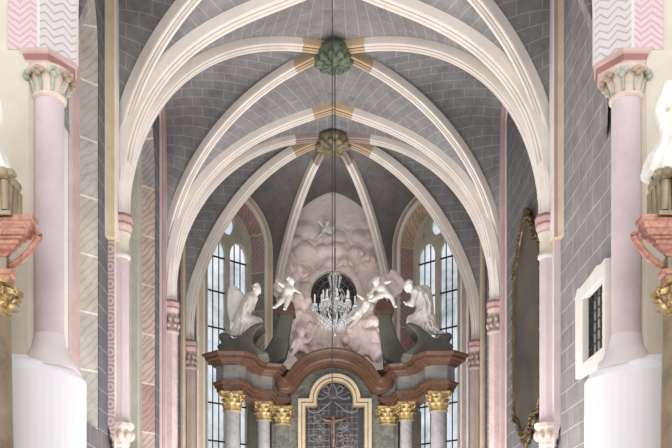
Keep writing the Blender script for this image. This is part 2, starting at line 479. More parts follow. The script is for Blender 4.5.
XW = -4.74
W0f = wall_arch((XW, 15.7), (XW, 17.1), 'y', EYE+12.0, EYE+13.7)
W0b = wall_arch((XW, 19.0), (XW, 17.1), 'y', EYE+12.0, EYE+13.7)
W1f = wall_arch((XW, 19.45), (XW, 22.17), 'y', EYE+11.6, EYE+13.6)
W1b = wall_arch((XW, 24.86), (XW, 22.17), 'y', EYE+12.4, EYE+13.6)
W2f = wall_arch((XW, 25.4), (XW, 26.85), 'y', EYE+11.5, EYE+13.4)
W2b = wall_arch((XW, 28.3), (XW, 26.85), 'y', EYE+11.5, EYE+13.4)
# diagonal wall: corner points on the wall plane, its direction and outward normal
DA = Vector((-4.62, 28.45, 0)); DB = Vector((-1.80, 30.92, 0)); DM = (DA+DB)/2; DU = (DB-DA).normalized(); DN = Vector((-DU.y, DU.x, 0))
def parch(w_, zs, c, n=16, half=None):
    """pointed arch outline half: from (w_, zs) up to the crown (0, top)"""
    r = w_+c; top = math.acos(c/r); return [(r*math.cos(top*i/n)-c, zs+r*math.sin(top*i/n)) for i in range(n+1)]
BW, BZ, BC = 1.52, EYE+11.1, .306
wdo = parch(BW+.0, BZ, BC, 30)
WdA = PtsCurve([DM-DU*BW*1.0+Vector((0, 0, ZS+(BZ-ZS)*i/10)) for i in range(10)]+[DM-DU*x+Vector((0, 0, z)) for x, z in wdo])
WdB = PtsCurve([DM+DU*BW*1.0+Vector((0, 0, ZS+(BZ-ZS)*i/10)) for i in range(10)]+[DM+DU*x+Vector((0, 0, z)) for x, z in wdo])
bk = parch(1.74, EYE+11.0, .55, 30)
YB = 30.95
Wb = PtsCurve([Vector((-1.74, YB, ZS+(EYE+11.0-ZS)*i/10)) for i in range(10)]+[Vector((-x, YB, z)) for x, z in bk])

for mir in (False, True):
    web('ceiling', T0, A2, mir=mir); web('ceiling', W0f, A2, mir=mir)
    web('ceiling', W0b, A, mir=mir); web('ceiling', B, A, .05, mir=mir, mat='web2')
    web('ceiling', B, Cc, .1, mir=mir, mat='web2'); web('ceiling', W1f, Cc, mir=mir); web('ceiling', W1b, D, mir=mir)
    web('ceiling', E, D, .1, mir=mir, mat='web2'); web('ceiling', E, F, .02, mir=mir)
    web('ceiling', W2f, F, mir=mir); web('ceiling', W2b, G, mir=mir)
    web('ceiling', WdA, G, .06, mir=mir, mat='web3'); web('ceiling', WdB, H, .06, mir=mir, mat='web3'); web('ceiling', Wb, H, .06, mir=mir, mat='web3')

# ---- walls ----
def rect(x0, x1, y0, y1): return [(x0, y0), (x1, y0), (x1, y1), (x0, y1)]
def opening(w_, z0, zs, c, n=16):
    r = parch(w_, zs, c, n)
    return [(w_, z0)]+r+[(-x, z) for x, z in reversed(r[:-1])]+[(-w_, z0)]
def reveal(mb, org, ux, nout, spec, z0, zs, c, slope=None):
    """loft between shrinking arch outlines; spec = [(half width, depth, material index)]"""
    org, ux, nout = Vector(org), Vector(ux), Vector(nout)
    uacc = 0
    for (w0, d0, _), (w1, d1, mi) in zip(spec[:-1], spec[1:]):
        r0 = opening(w0, z0-.0, zs, c, 20); r1 = opening(w1, z0, zs, c, 20); du = math.hypot(w1-w0, d1-d0)
        L = 0; rows = []; uv = []
        for i, (p, q) in enumerate(zip(r0, r1)):
            if i: L += math.hypot(p[0]-r0[i-1][0], p[1]-r0[i-1][1])
            rows.append([org+ux*p[0]+Vector((0, 0, p[1]))+nout*d0, org+ux*q[0]+Vector((0, 0, q[1]))+nout*d1]); uv.append([(uacc, L), (uacc+du, L)])
        mb.grid(rows, mi, uv, False); uacc += du
    (w0, d0, _), (w1, d1, _) = spec[0], spec[-1]
    # sloping sill
    z1 = z0; mb.add([org+ux*w0+Vector((0, 0, z0-(slope or .4)))+nout*d0, org-ux*w0+Vector((0, 0, z0-(slope or .4)))+nout*d0,
                     org-ux*w1+Vector((0, 0, z0))+nout*d1, org+ux*w1+Vector((0, 0, z0))+nout*d1], [(0, 1, 2, 3)], spec[1][2])
    # cheeks under the reveal, down to the sill
    for sg in (1, -1):
        mb.add([org+ux*w0*sg+Vector((0, 0, z0))+nout*d0, org+ux*w1*sg+Vector((0, 0, z0))+nout*d1, org+ux*w0*sg+Vector((0, 0, z0-(slope or .4)))+nout*d0], [(0, 1, 2)], spec[1][2])
def struct(o): o['kind'] = 'structure'; return o
win_n = [0]
def glazing(org, ux, nout, w_, z0, zs, c, depth, mir, bars_v, bars_z, lanc=None, circ=None, twin=True):
    """stone tracery with two lancets and an oculus, leaded daylight panes, iron bars"""
    win_n[0] += 1
    org = Vector(org)+Vector(nout)*depth; ux = Vector(ux)
    outer = opening(w_+.04, z0-.1, zs, c)
    holes = []
    ly = lanc
    for sg in (-1, 1):
        cx = sg*(w_/2+.02); hw = w_/2-.065
        r = parch(hw, ly-.52, .12, 8)
        holes.append([(cx+hw, z0+.06)]+[(cx+x, z) for x, z in r]+[(cx-x, z) for x, z in reversed(r[:-1])]+[(cx-hw, z0+.06)])
    cz, cr = circ
    holes.append([(cr*.8*math.cos(a*math.pi/12), cz+cr*math.sin(a*math.pi/12)) for a in range(24)])
    for sg in (-1, 1):
        holes.append([(sg*(.55+.05*math.cos(a*math.pi/4)), cz-.3+.12*math.sin(a*math.pi/4)) for a in range(8)])
    root = struct(plate('window_%d' % win_n[0], [outer]+holes, org, ux, (0, 0, 1), .16, ['trac'], None, .08, mir))
    # the plate's front face sits at depth; panes just behind
    n = Vector(nout)
    gl = plate('pane', [opening(w_+.02, z0-.1, zs, c)], org+n*.05, ux, (0, 0, 1), .012, ['glass'], root, 0, mir)
    mb = MB()
    for x in bars_v:
        mb.tube([org+ux*x+Vector((0, 0, z0)), org+ux*x+Vector((0, 0, ly-.15+ZS*0))], .02, 6)
    for z in bars_z:
        for sg in (-1, 1): mb.tube([org+ux*(sg*.07)+Vector((0, 0, z)), org+ux*(sg*(w_-.02))+Vector((0, 0, z))], .03, 6)
    mb.build('iron_bars', ['iron'], root, mir)
    return root
g = NT('leaded_daylight_glass', .4)
o_ = g.tc.outputs['Object']
nz = g.noise(.9, o_, 5, .65); n2 = g.noise(7, o_, 3, .6)
gc = g.ramp(g.math('ADD', g.math('MULTIPLY', nz, .8), g.math('MULTIPLY', n2, .2)), [(.36, (206, 210, 208)), (.5, (238, 241, 243)), (.62, (254, 255, 255))])
tr = g.n('BsdfTranslucent'); g.put(tr.inputs['Color'], gc)
tp = g.n('BsdfTransparent'); g.put(tp.inputs['Color'], gc)
mx = g.n('MixShader'); mx.inputs[0].default_value = .55
g.t.links.new(tr.outputs[0], mx.inputs[1]); g.t.links.new(tp.outputs[0], mx.inputs[2])
g.t.links.new(mx.outputs[0], g.t.nodes['Material Output'].inputs[0]); M['glass'] = g.m
M['iron'] = stone('dark_iron', (42, 42, 46), .1, 5, .6, 0, 0)

zb = [EYE+v for v in (3.2, 4.5, 5.75, 7.0, 8.25, 9.45, 10.6)]
wt = 16.4
def wall_side(name, mir, blocks, mat='walldark'):
    """one flat stretch of side wall per block (y0, y1, hole); holes in (y, z)"""
    for y0, y1, hole, mt in blocks:
        if hole: w0, ym, z0, zs, c = hole; loops = [rect(y0, y1, 0, wt), [(ym+x, z) for x, z in opening(w0, z0, zs, c)]]
        else: loops = [rect(y0, y1, 0, wt)]
        struct(plate(name, loops, (XW, 0, 0), (0, 1, 0), (0, 0, 1), .12, [mt], None, .0 if False else -.0, mir) if False else
               plate(name, loops, (XW-.0, 0, 0), (0, 1, 0), (0, 0, 1), .12, [mt], None, .12 if False else 0, mir))
# ux x uy = y x z = +x : the plate's front face is towards the room on the left side, it extends outwards
wall_side('wall_left', False, [(15.6, 15.98, None, 'white'), (15.98, 19.2, (1.05, 17.05, EYE+2.95, EYE+10.6, .5), 'walldark'), (19.2, 25.15, (1.72, 22.3, EYE+2.9, EYE+10.6, .6), 'walldark'), (25.15, 28.6, (.85, 26.85, EYE+3.2, EYE+10.2, .3), 'walldark')])
wall_side('wall_right', True, [(15.15, 19.2, None, 'wallgrey'), (19.2, 25.15, None, 'walldark'), (25.15, 28.6, (.85, 26.85, EYE+3.2, EYE+10.2, .3), 'walldark')])
nL = (-1, 0, 0)
def side_window(mir, ym, z0, zs, c, spec, mats, w_, lanc, circ, depth, bars):
    mb = MB(); reveal(mb, (XW-.02, ym, 0), (0, 1, 0), nL, spec, z0, zs, c, .9)
    r = glazing((XW-.02, ym, 0), (0, 1, 0), nL, w_, z0, zs, c, depth, mir, bars, [z0+1.25*i for i in range(1, 7)], lanc, circ)
    mb.build('reveal', mats, r, mir)
side_window(False, 17.05, EYE+2.95, EYE+10.6, .5, [(1.05, 0, 0), (1.03, 0, 0), (.76, .27, 0), (.70, .31, 1), (.56, .37, 1), (.54, .5, 3), (.5, .62, 3)], ['quo_pale', 'pinkdeep', 'pinkdeep', 'white'], .5, EYE+10.6, (EYE+11.0, .15), .62, (-.25, .25))
side_window(False, 22.3, EYE+2.9, EYE+10.6, .6, [(1.72, 0, 0), (1.70, 0, 0), (1.42, .28, 0), (1.4, .34, 1), (1.25, .36, 1), (1.2, .52, 2), (1.0, .6, 2)], ['quo_mix', 'greyst', 'greyst', 'white'], 1.0, EYE+11.0, (EYE+11.5, .3), .62, (-.5, .5))
for mir in (False, True):
    side_window(mir, 26.85, EYE+3.2, EYE+10.2, .3, [(.85, 0, 0), (.83, 0, 0), (.6, .3, 0), (.55, .45, 1), (.5, .55, 1)], ['quo_red', 'greyst', 'greyst', 'white'], .5, EYE+10.3, (EYE+10.7, .14), .56, (-.25, .25))
# diagonal apse walls with the two big windows beside the altar
for mir in (False, True):
    side = 'right' if mir else 'left'
    hw = (DB-DA).length/2
    ow = 1.21
    struct(plate('wall_%s' % side, [rect(-hw-.25, hw+.1, 0, wt), opening(ow, EYE+1.6, BZ, BC)], DM, DU, (0, 0, 1), .12, ['walldark'], None, .0, mir))
    mb = MB(); reveal(mb, DM, DU, DN, [(ow, -.02, 0), (1.08, .2, 0), (.98, .42, 0), (.96, .44, 1), (.84, .5, 1)], EYE+1.6, BZ, BC, .5)
    r = glazing(DM, DU, DN, .84, EYE+1.6, BZ, BC, .5, mir, (-.55, -.31, .31, .55), zb, EYE+11.30, (EYE+11.78, .36))
    mb.build('reveal', ['quo_red' if mir else 'quo_mix', 'trac'], r, mir)
    # painted band that frames the window on the wall
    mb = MB()
    lo = [(x, z) for x, z in opening(BW-.0, 2.2, BZ, BC, 24)]
    pts = [DM+DU*x+Vector((0, 0, z)) for x, z in lo]
    sweep(mb, pts, DN, [(0, 0), (-.05, .0), (-.05, .05), (-.07, .07), (-.07, .22), (-.05, .24), (-.05, .32), (0, .32)], [1, 1, 1, 0, 1, 1, 1], flip=-1)
    tr_ = mb.build('trim_%d' % (2 if mir else 1), ['band_och' if not mir else 'ochre_grey', 'white'], None, mir)
    struct(tr_)
struct(plate('wall_back', [rect(-2.1, 2.1, 0, wt), [(.8*math.cos(a*math.pi/24)+.05, EYE+9.65+.84*math.sin(a*math.pi/24)) for a in range(48)]], (0, YB+.02, 0), (1, 0, 0), (0, 0, 1), .2, ['walldark'], None, 0))

# chancel arch wall: nave face with the big opening
def semi(w_, z0, zs, n=40): return [(w_, z0)]+[(w_*math.cos(math.pi*i/n), zs+w_*math.sin(math.pi*i/n)) for i in range(n+1)]+[(-w_, z0)]
YF = 14.6
struct(plate('wall_front', [rect(-9, 9, 0, 17.5), semi(5.2, .02, 9.9)], (0, YF, 0), (1, 0, 0), (0, 0, 1), .95, ['cream'], None, 0))
for sg in (-1, 1):
    struct(plate('wall_%s' % ('left' if sg < 0 else 'right'), [rect(-2, YF, 0, 8)], (sg*9, 0, 0), (0, 1, 0), (0, 0, 1), .2, ['cream']))
mb = MB(); mb.box((0, 14, -.1), (20, 36, .2)); struct(mb.build('floor', ['floor']))
# ================= ribs, keystones, shafts, chancel arch =================
SR = .8
rp = [(-.15, -.24), (-.15, .02), (-.13, .05), (-.085, .05), (-.075, .075), (-.05, .12), (-.038, .13), (-.03, .15), (.03, .15), (.038, .13), (.05, .12), (.075, .075), (.085, .05), (.13, .05), (.15, .02), (.15, -.24)]
rm = [0, 0, 0, 1, 0, 1, 0, 0, 0, 1, 0, 1, 0, 0, 0]
def rib_mesh(name, pts, side, mats, parent=None, mir=False, scale=1.):
    mb = MB(); pr = [(a*scale*SR, b*scale*SR) for a, b in rp]
    t = (pts[len(pts)//2+1]-pts[len(pts)//2-1]); n = side.cross(t)
    flip = -1 if n.z > 0 else 1
    sweep(mb, pts, side, pr, rm, flip)
    return mb.build(name, mats, parent, mir)
def rib(c, label, split_px, endmats, mir=False, whole=False, scale=1., group=None):
    side = Vector((-c.u.y, c.u.x, 0))
    k = 60
    for i, p in enumerate(c.pts):
        if (p.x+.1)/p.y*FPX+VPX >= split_px: k = i; break
    k = max(3, min(57, k))
    pts = c.pts[:k+1]
    if whole:
        o = rib_mesh('vault_rib', [p for p in pts], side, ['rib', 'ribline'], None, False, scale)
        o2 = rib_mesh('arch_half', [p for p in pts], side, ['rib', 'ribline'], o, True, scale)
        e = c.pts[k:]; e = e+[Vector((-p.x, p.y, p.z)) for p in reversed(e[:-1])]
        rib_mesh('painted_section', e, side, endmats, o, False, scale)
    else:
        o = rib_mesh('vault_rib', pts, side, ['rib', 'ribline'], None, mir, scale)
        rib_mesh('painted_section', c.pts[k:], side, endmats, o, mir, scale)['label'] = 'painted rib section next to the keystone'
    return tag(o, label, 'vault rib', group or 'stone ribs of the vault')
for mir, s in ((False, 'left'), (True, 'right')):
    rib(A, 'cream stone rib on the %s that leaves the top of the photo, outermost of three' % s, 330, ['ochre', 'ochre_dark'], mir, scale=1.12)
    rib(Cc, 'cream stone rib from the nearer %s capital to the nearer green keystone, orange tip' % s, 297, ['ochre', 'ochre_dark'], mir, scale=1.05)
    rib(D, 'slim cream rib from the nearer green keystone down to the second %s capital' % s, 296, ['ochre', 'ochre_dark'], mir)
    rib(F, 'short cream rib with a pink tip from the farther keystone, nearly level, towards the %s' % s, 294, ['ochre_grey', 'ochre_dark'], mir, scale=.95)
    rib(G, 'cream rib crossing in front of the %s tall window, ending at the farthest capital' % s, 293, ['ochre', 'ochre_dark'], mir, scale=1.08)
    rib(H, 'steep cream rib beside the pink cloud relief, on its %s edge' % s, 316, ['ochre_grey', 'ochre_dark'], mir, scale=1.02)
rib(B, 'broad cream transverse arch, its crown just above the top of the photo', 332, ['rib', 'ribline'], whole=True, scale=1.2)
rib(E, 'cream pointed transverse arch with an orange crown between the two keystones', 309, ['ochre', 'ochre_dark'], whole=True, scale=1.05)

def keystone(loc, r, mat1, label):
    mb = MB()
    mb.lathe(loc, [(r*.3, .3), (r*.9, .28), (r, .15), (r*.97, .04), (r*.8, -.03), (r*.3, -.06)], 24, 0)
    root = mb.build('keystone', [mat1]); tag(root, label, 'keystone', 'foliage keystones')
    mb = MB()
    for ring, (n, rr, ls) in enumerate(((11, .82, .3), (7, .48, .28), (3, .18, .22))):
        for k in range(n):
            a = 2*math.pi*k/n+ring*.4; q = Vector((loc[0]+r*rr*math.cos(a), loc[1]+r*rr*math.sin(a), loc[2]-.05-ring*.02))
            rot = Matrix.Rotation(a, 3, 'Z') @ Matrix.Rotation(R.uniform(-.4, .4), 3, 'Y')
            mb.ball(q, (r*ls*1.1, r*ls*.75, .09), 0, 8, 5, rot)
            for e in (-1, 1): mb.ball(q+Vector((math.cos(a+e)*r*.14, math.sin(a+e)*r*.14, -.03)), (r*.12, r*.1, .06), 0, 6, 4)
    mb.build('foliage', [mat1], root)
    return root
M['leafgreen'] = stone('green_painted_foliage', (98, 106, 90), .3, 6, .9, .5)
M['leafbrown'] = stone('faded_green_brown_foliage', (128, 118, 96), .3, 6, .9, .5)
keystone((0, 22.1, EYE+12.68), .44, 'leafgreen', 'dark green leafy keystone, the nearer one, where four orange rib tips meet')
keystone((0, 27.35, EYE+13.1), .5, 'leafbrown', 'brownish green leafy keystone above the altar, the farther and lower in the photo')

# ---- shafts with capitals ----
def hexring(seg): return seg
def wall_shaft(x, y, ztop, r, label, mir, shaftmat, rc, foliage=True):
    root = empty('wall_shaft', ((-x if mir else x), y, 0), label, 'column', 'shafts that carry the vault ribs')
    tw = math.pi/8
    mb = MB()
    mb.lathe((x, y, 0), [(r*1.4, 0), (r*1.4, .3), (r, .45), (r, ztop-2.0-2.6), (r, ztop-.85)], 8, 0, False, twist=tw)
    mb.build('shaft', [shaftmat], root, mir)
    mb = MB()
    z = ztop
    mb.lathe((x, y, 0), [(rc*.9, z-.36), (rc*.92, z-.32), (rc*1.12, z-.24), (rc*1.15, z-.20)], 8, 0, False, twist=tw)
    mb.lathe((x, y, 0), [(rc*1.15, z-.20), (rc*1.18, z-.17), (rc*1.18, z-.15)], 8, 1, False, twist=tw)
    mb.lathe((x, y, 0), [(rc*1.18, z-.15), (rc*1.2, z-.05), (rc*1.2, z)], 8, 0, False, twist=tw)
    mb.lathe((x, y, 0), [(rc*1.24, z-.045), (rc*1.25, z-.01), (rc*1.1, z+.03)], 8, 1, False, twist=tw)
    mb.build('impost', ['pinkdeep', 'redbrown'], root, mir)
    mb = MB()
    mb.lathe((x, y, 0), [(r*.98, z-.90), (r*1.22, z-.87), (r*1.22, z-.81), (r*1.0, z-.78), (r*1.02, z-.66), (rc*.75, z-.5), (rc*.95, z-.36)], 16, 0, True)
    if foliage:
        for k in range(8):
            a = 2*math.pi*k/8
            for zz, rr, sz in ((z-.66, r*1.12, .06), (z-.48, rc*.85, .07)):
                mb.ball((x+rr*math.cos(a+zz), y+rr*math.sin(a+zz), zz), (sz, sz, sz*1.3), 0, 7, 5)
    mb.build('capital', ['cream' if y < 24 else 'ochre_grey'], root, mir)
    return root
for mir, s in ((False, 'left'), (True, 'right')):
    wall_shaft(-4.54, 19.15, ZS, .17, 'pink painted shaft at the nearer springing on the %s, red-lined impost' % s, mir, 'pink', .22, False)
    wall_shaft(-4.54, 25.1, ZS, .2, 'pink shaft at the second springing on the %s wall, carved capital' % s, mir, 'pinkshaft', .22)
    wall_shaft(-4.5, 28.42, EYE+7.42, .19, 'farthest slender shaft on the %s, beside the tall window' % s, mir, 'ochre_grey', .2)
    # foliate corbel band low on the nearest shaft
    mb = MB(); x, y, z = -4.54, 19.12, EYE+2.75
    mb.lathe((x, y, 0), [(.17, z), (.2, z+.05), (.19, z+.1), (.24, z+.36), (.29, z+.42), (.29, z+.5), (.2, z+.52)], 10, 0, False)
    for k in range(9):
        a = 2*math.pi*k/9; mb.ball((x+.24*math.cos(a), y+.24*math.sin(a), z+.24), (.07, .07, .1), 0, 7, 5)
    o = mb.build('shaft_band', ['capst'], None, mir)
    tag(o, 'small carved foliage band low on the nearest pink shaft, %s side' % s, 'carving', 'carved bands on the nearest shafts')

# ---- wall arches and vertical strips ----
tn = [2]
def strip(c, mats, mir, w_=.3, dep=.15, down=0., wide=None):
    pts = [Vector((c.pts[0].x, c.pts[0].y, down))]+list(c.pts)
    mb = MB(); side = Vector((1, 0, 0))
    # inwards of the arch = towards its crown in plan
    u = (c.pts[-1]-c.pts[0]); u.z = 0; t = Vector((0, 0, 1)); n = side.cross(t); fl = 1 if n.dot(u) > 0 else -1
    pr = [(-.02, w_), (dep*.25, w_), (dep*.35, w_*.8), (dep*.5, w_*.74), (dep*.95, w_*.5), (dep, w_*.35), (dep, -.0), (-.02, -.03)]
    ms_ = [1, 1, 2, 0, 0, 1, 1]
    if wide is not None:
        pr = [(-.02, w_), (dep*.2, w_), (dep*.28, w_*.93), (dep*.55, w_*.85), (dep*.9, w_*.78), (dep, w_*.7), (dep, -.0), (-.02, -.03)]; ms_ = wide
    sweep(mb, pts, side, pr, ms_, fl)
    tn[0] += 1
    return struct(mb.build('trim_%d' % tn[0], mats, None, mir))
strip(W0b, ['band_och', 'white', 'ribline'], False, .42, .2, ZS-.6, [1, 0, 0, 0, 1, 1, 1])
strip(W0b, ['band_och', 'white', 'mauve'], True, .42, .2, ZS-.6, [1, 0, 0, 2, 1, 1, 1])
strip(W1b, ['mauve', 'pink', 'redbrown'], False, .3, .14)
strip(W1b, ['mauve', 'pink', 'redbrown'], True, .3, .14)
for mir in (False, True): strip(W2b, ['band_och', 'ochre_grey', 'ochre_grey'], mir, .25, .13)
for mir in (False, True): strip(W1f, ['mauve', 'pink', 'redbrown'], mir, .25, .12)
for mir in (False, True): strip(W2f, ['mauve', 'pink', 'redbrown'], mir, .2, .12)
for mir in (False, True):
    mb = MB()
    z0, z1 = EYE+2.9, ZS-.6; Y = 18.84
    vs_ = [(-4.8, Y, z0+.25), (-4.73, Y, z0+.25), (-4.6, Y, z0-.2), (-4.6, Y, z1), (-4.8, Y, z1)]
    uv = [(p[0]+4.69, p[2]) for p in vs_]
    mb.add(vs_, [(0, 1, 2, 3, 4)], 0, uv)
    mb.add([(-4.6, Y, z0-.2), (-4.6, 19.3, z0-.2), (-4.6, 19.3, z1), (-4.6, Y, z1)], [(0, 1, 2, 3)], 1)
    tn[0] += 1; struct(mb.build('trim_%d' % tn[0], ['scal' if not mir else 'pink', 'white'], None, mir))

# ---- chancel arch on its piers ----
XA = 4.82; zi = EYE+8.54
def arch_path(n=50):
    pts = []
    for i in range(n+1):
        a = math.pi*i/n
        pts.append(Vector((-XA*math.cos(a), YF, zi+.9+XA*1.02*math.sin(a))))
    return [Vector((-XA, YF, zi))]+pts+[Vector((XA, YF, zi))]
mb = MB()
pr = [(-.03, -.48), (-.03, -.02), (-.01, .0), (.0, .02), (.40, .50), (.46, .52), (.8, .35), (1.15, -.3)]
sweep(mb, arch_path(), Vector((0, 1, 0)), pr, [0, 1, 1, 2, 1, 1, 1], 1)
tn[0] += 1; struct(mb.build('trim_%d' % tn[0], ['zz_pink', 'white', 'zz_white']))
def ngon_prism(mb, plan, z0, z1, mi=0, top=None):
    n = len(plan); tp = top or plan
    vs_ = [(x, y, z0) for x, y in plan]+[(x, y, z1) for x, y in tp]
    fs = [(i, (i+1) % n, n+(i+1) % n, n+i) for i in range(n)]+[tuple(range(n, 2*n)), tuple(reversed(range(n)))]
    mb.add(vs_, fs, mi)
def offset_poly(pl, d):
    n = len(pl); out = []
    ar = sum(pl[i][0]*pl[(i+1) % n][1]-pl[(i+1) % n][0]*pl[i][1] for i in range(n)); sg = 1 if ar > 0 else -1
    for i in range(n):
        p0, p1, p2 = Vector(pl[i-1]), Vector(pl[i]), Vector(pl[(i+1) % n])
        a = (p1-p0).normalized(); b = (p2-p1).normalized()
        na = Vector((a.y, -a.x))*sg; nb = Vector((b.y, -b.x))*sg; m_ = na+nb
        l = m_.length; m_ = m_/l if l > 1e-6 else na
        k = d/max(.35, m_.dot(na)); out.append((p1.x+m_.x*k, p1.y+m_.y*k))
    return out
def moulded(mb, plan, layers):
    """stack of offset plans: layers = [(z, offset, material)]"""
    rows = [[(x, y, z) for x, y in offset_poly(plan, o)] for z, o, _ in layers]; n = len(plan)
    for i in range(len(rows)-1):
        vs_ = rows[i]+rows[i+1]
        mb.add(vs_, [(k, (k+1) % n, n+(k+1) % n, n+k) for k in range(n)], layers[i+1][2])
    mb.add(rows[-1], [tuple(range(n))], layers[-1][2]); mb.add(rows[0], [tuple(reversed(range(n)))], layers[1][2])
pier_plan = [(-5.6, 14.58), (-4.98, 14.58), (-4.56, 15.1), (-4.74, 15.25), (-4.74, 15.75), (-5.6, 15.75)]
imp_plan = [(-5.0, 14.6), (-4.68, 14.6), (-4.40, 15.0), (-4.48, 15.3), (-5.0, 15.5)]
for mir, s in ((False, 'left'), (True, 'right')):
    dx = -.07 if mir else 0
    mb = MB(); ngon_prism(mb, pier_plan if not mir else [(-5.6, 14.58), (-5.04, 14.58), (-4.64, 15.08), (-4.8, 15.15), (-4.8, 15.9), (-5.6, 15.9)], 0, zi, 0)
    struct(mb.build('wall_front', ['cream'], None, mir))
    xc = -4.69+dx; yc = 14.75
    root = empty('pier_column', (-xc if mir else xc, yc, EYE+3.4), 'large pale pink half column of the chancel arch, %s side' % s, 'column', 'columns of the chancel arch')
    mb = MB(); mb.lathe((xc, yc, 0), [(.235, EYE+3.8), (.235, EYE+7.82)], 28, 0); mb.build('shaft', ['pink'], root, mir)
    mb = MB(); mb.lathe((xc, yc, 0), [(.46, EYE+3.4), (.44, EYE+3.52), (.36, EYE+3.58), (.33, EYE+3.68), (.3, EYE+3.72), (.27, EYE+3.78), (.25, EYE+3.92), (.235, EYE+3.96)], 28, 0); mb.build('base', ['pinkpale'], root, mir)
    mb = MB(); z = EYE+7.76
    mb.lathe((xc, yc, 0), [(.235, z), (.275, z+.03), (.275, z+.08), (.24, z+.1), (.25, z+.2), (.3, z+.33), (.36, z+.48)], 24, 0)
    for k in range(9):
        a = math.pi*2*k/9+.3; c_, s_ = math.cos(a), math.sin(a)
        # leaf stalk and curled leaf head
        mb.tube([(xc+.25*c_, yc+.25*s_, z+.1), (xc+.28*c_, yc+.28*s_, z+.24), (xc+.36*c_, yc+.36*s_, z+.36)], [.025, .03, .02], 6, 1)
        q = Vector((xc+.37*c_, yc+.37*s_, z+.36))
        for dx, dz in ((0, .03), (.06, 0), (-.06, 0), (0, -.05)):
            mb.ball(q+Vector((-s_*dx, c_*dx, dz)), (.055, .055, .045), 1 if k % 2 else 2, 8, 5)
    mb.build('capital', ['capst', 'capleaf', 'capleaf2'], root, mir)
    mb = MB()
    moulded(mb, [(a+dx*.3, b) for a, b in imp_plan], [(EYE+8.14, -.12, 0), (EYE+8.2, -.05, 0), (EYE+8.28, -.03, 0), (EYE+8.3, .01, 0), (EYE+8.37, .03, 0), (EYE+8.40, .04, 1), (EYE+8.46, .06, 1), (EYE+8.49, .08, 0), (EYE+8.55, .08, 0)])
    mb.build('impost', ['pinkdeep', 'redbrown'], root, mir)
    # rounded whitewashed plinth
    mb = MB(); cx, cy, r = -5.2, 15.05, 1.0
    prof = [(r, 0), (r, EYE+3.27), (r*.99, EYE+3.3), (r*.965, EYE+3.32), (r*.96, EYE+3.34), (r*.93, EYE+3.37), (r*.92, EYE+3.43), (r*.6, EYE+3.58), (.2, EYE+3.6)]
    mb.lathe((cx, cy, 0), prof, 48, 0, False)
    o = mb.build('pier_plinth', ['whitewash'], None, mir)
    tag(o, 'tall rounded whitewashed plinth below the pink half column, %s side' % s, 'plinth', 'whitewashed plinths')
# ================= the high altar =================
CX = 0.07
altar = empty('high_altar', (CX, 28.3, 0), 'high altar of grey and red-brown marble with gilded capitals, beneath the cloud relief', 'altar')
def R2(r): return EYE+r
def part(mb, name, mats, mir, parent=None, label=None):
    for v in range(len(mb.v)): pass
    o = mb.build(name, mats, None, False)
    if mir:
        me = o.data
        for v in me.vertices: v.co.x = -v.co.x
        me.flip_normals(); o.location.x = 2*CX-o.location.x
    child(o, parent or altar)
    if label: o['label'] = label
    return o
def corinthian(mb, x, y, z0, h, r, mi=0, seg=8, square=False):
    """gilded capital: bell, two rows of bent leaves, corner scrolls and abacus"""
    mb.lathe((x, y, z0), [(r*1.08, 0), (r*1.12, h*.05), (r*1.0, h*.1), (r*1.02, h*.45), (r*1.2, h*.75), (r*1.35, h*.84)], 16, mi)
    for row, (zz, hh, rr) in enumerate(((.1, .38, 1.03), (.3, .42, 1.06))):
        for k in range(seg):
            a = 2*math.pi*(k+row*.5)/seg; c_, s_ = math.cos(a), math.sin(a); rows = []
            for i in range(6):
                f = i/5; wv = r*.42*(1-.55*f)*(1+.35*math.sin(f*9)); out = r*(rr+.1*f+.42*f**4)
                z = z0+h*(zz+hh*(f if f < .85 else .85-(f-.85)*.6))
                rows.append([(x+c_*(out-.25*r*abs(e)**1.5*.4)-s_*wv*e, y+s_*(out-.25*r*abs(e)**1.5*.4)+c_*wv*e, z) for e in (-1, -.5, 0, .5, 1)])
            mb.grid(rows, mi)
    for k in range(4):
        a = math.pi/4+k*math.pi/2; c_, s_ = math.cos(a), math.sin(a); pts = []
        for i in range(15):
            t = i/14; aa = t*2.2*math.pi; rad = r*.30*(1-.75*t)
            ox = r*1.32+rad*math.sin(aa); oz = h*.74+rad*math.cos(aa)*1.0
            pts.append((x+c_*ox, y+s_*ox, z0+oz))
        mb.tube(pts, r*.085, 6, mi)
        b = a+math.pi/4; mb.ball((x+r*1.32*math.cos(b), y+r*1.32*math.sin(b), z0+h*.88), r*.16, mi, 7, 5)
    ab = []
    for k in range(4):
        a = math.pi/4+k*math.pi/2
        ab += [(x+r*1.75*math.cos(a-.08), y+r*1.75*math.sin(a-.08)), (x+r*1.75*math.cos(a+.08), y+r*1.75*math.sin(a+.08)), (x+r*1.22*math.cos(a+math.pi/4), y+r*1.22*math.sin(a+math.pi/4))]
    ngon_prism(mb, ab, z0+h*.86, z0+h, mi)
ZC = R2(5.35)
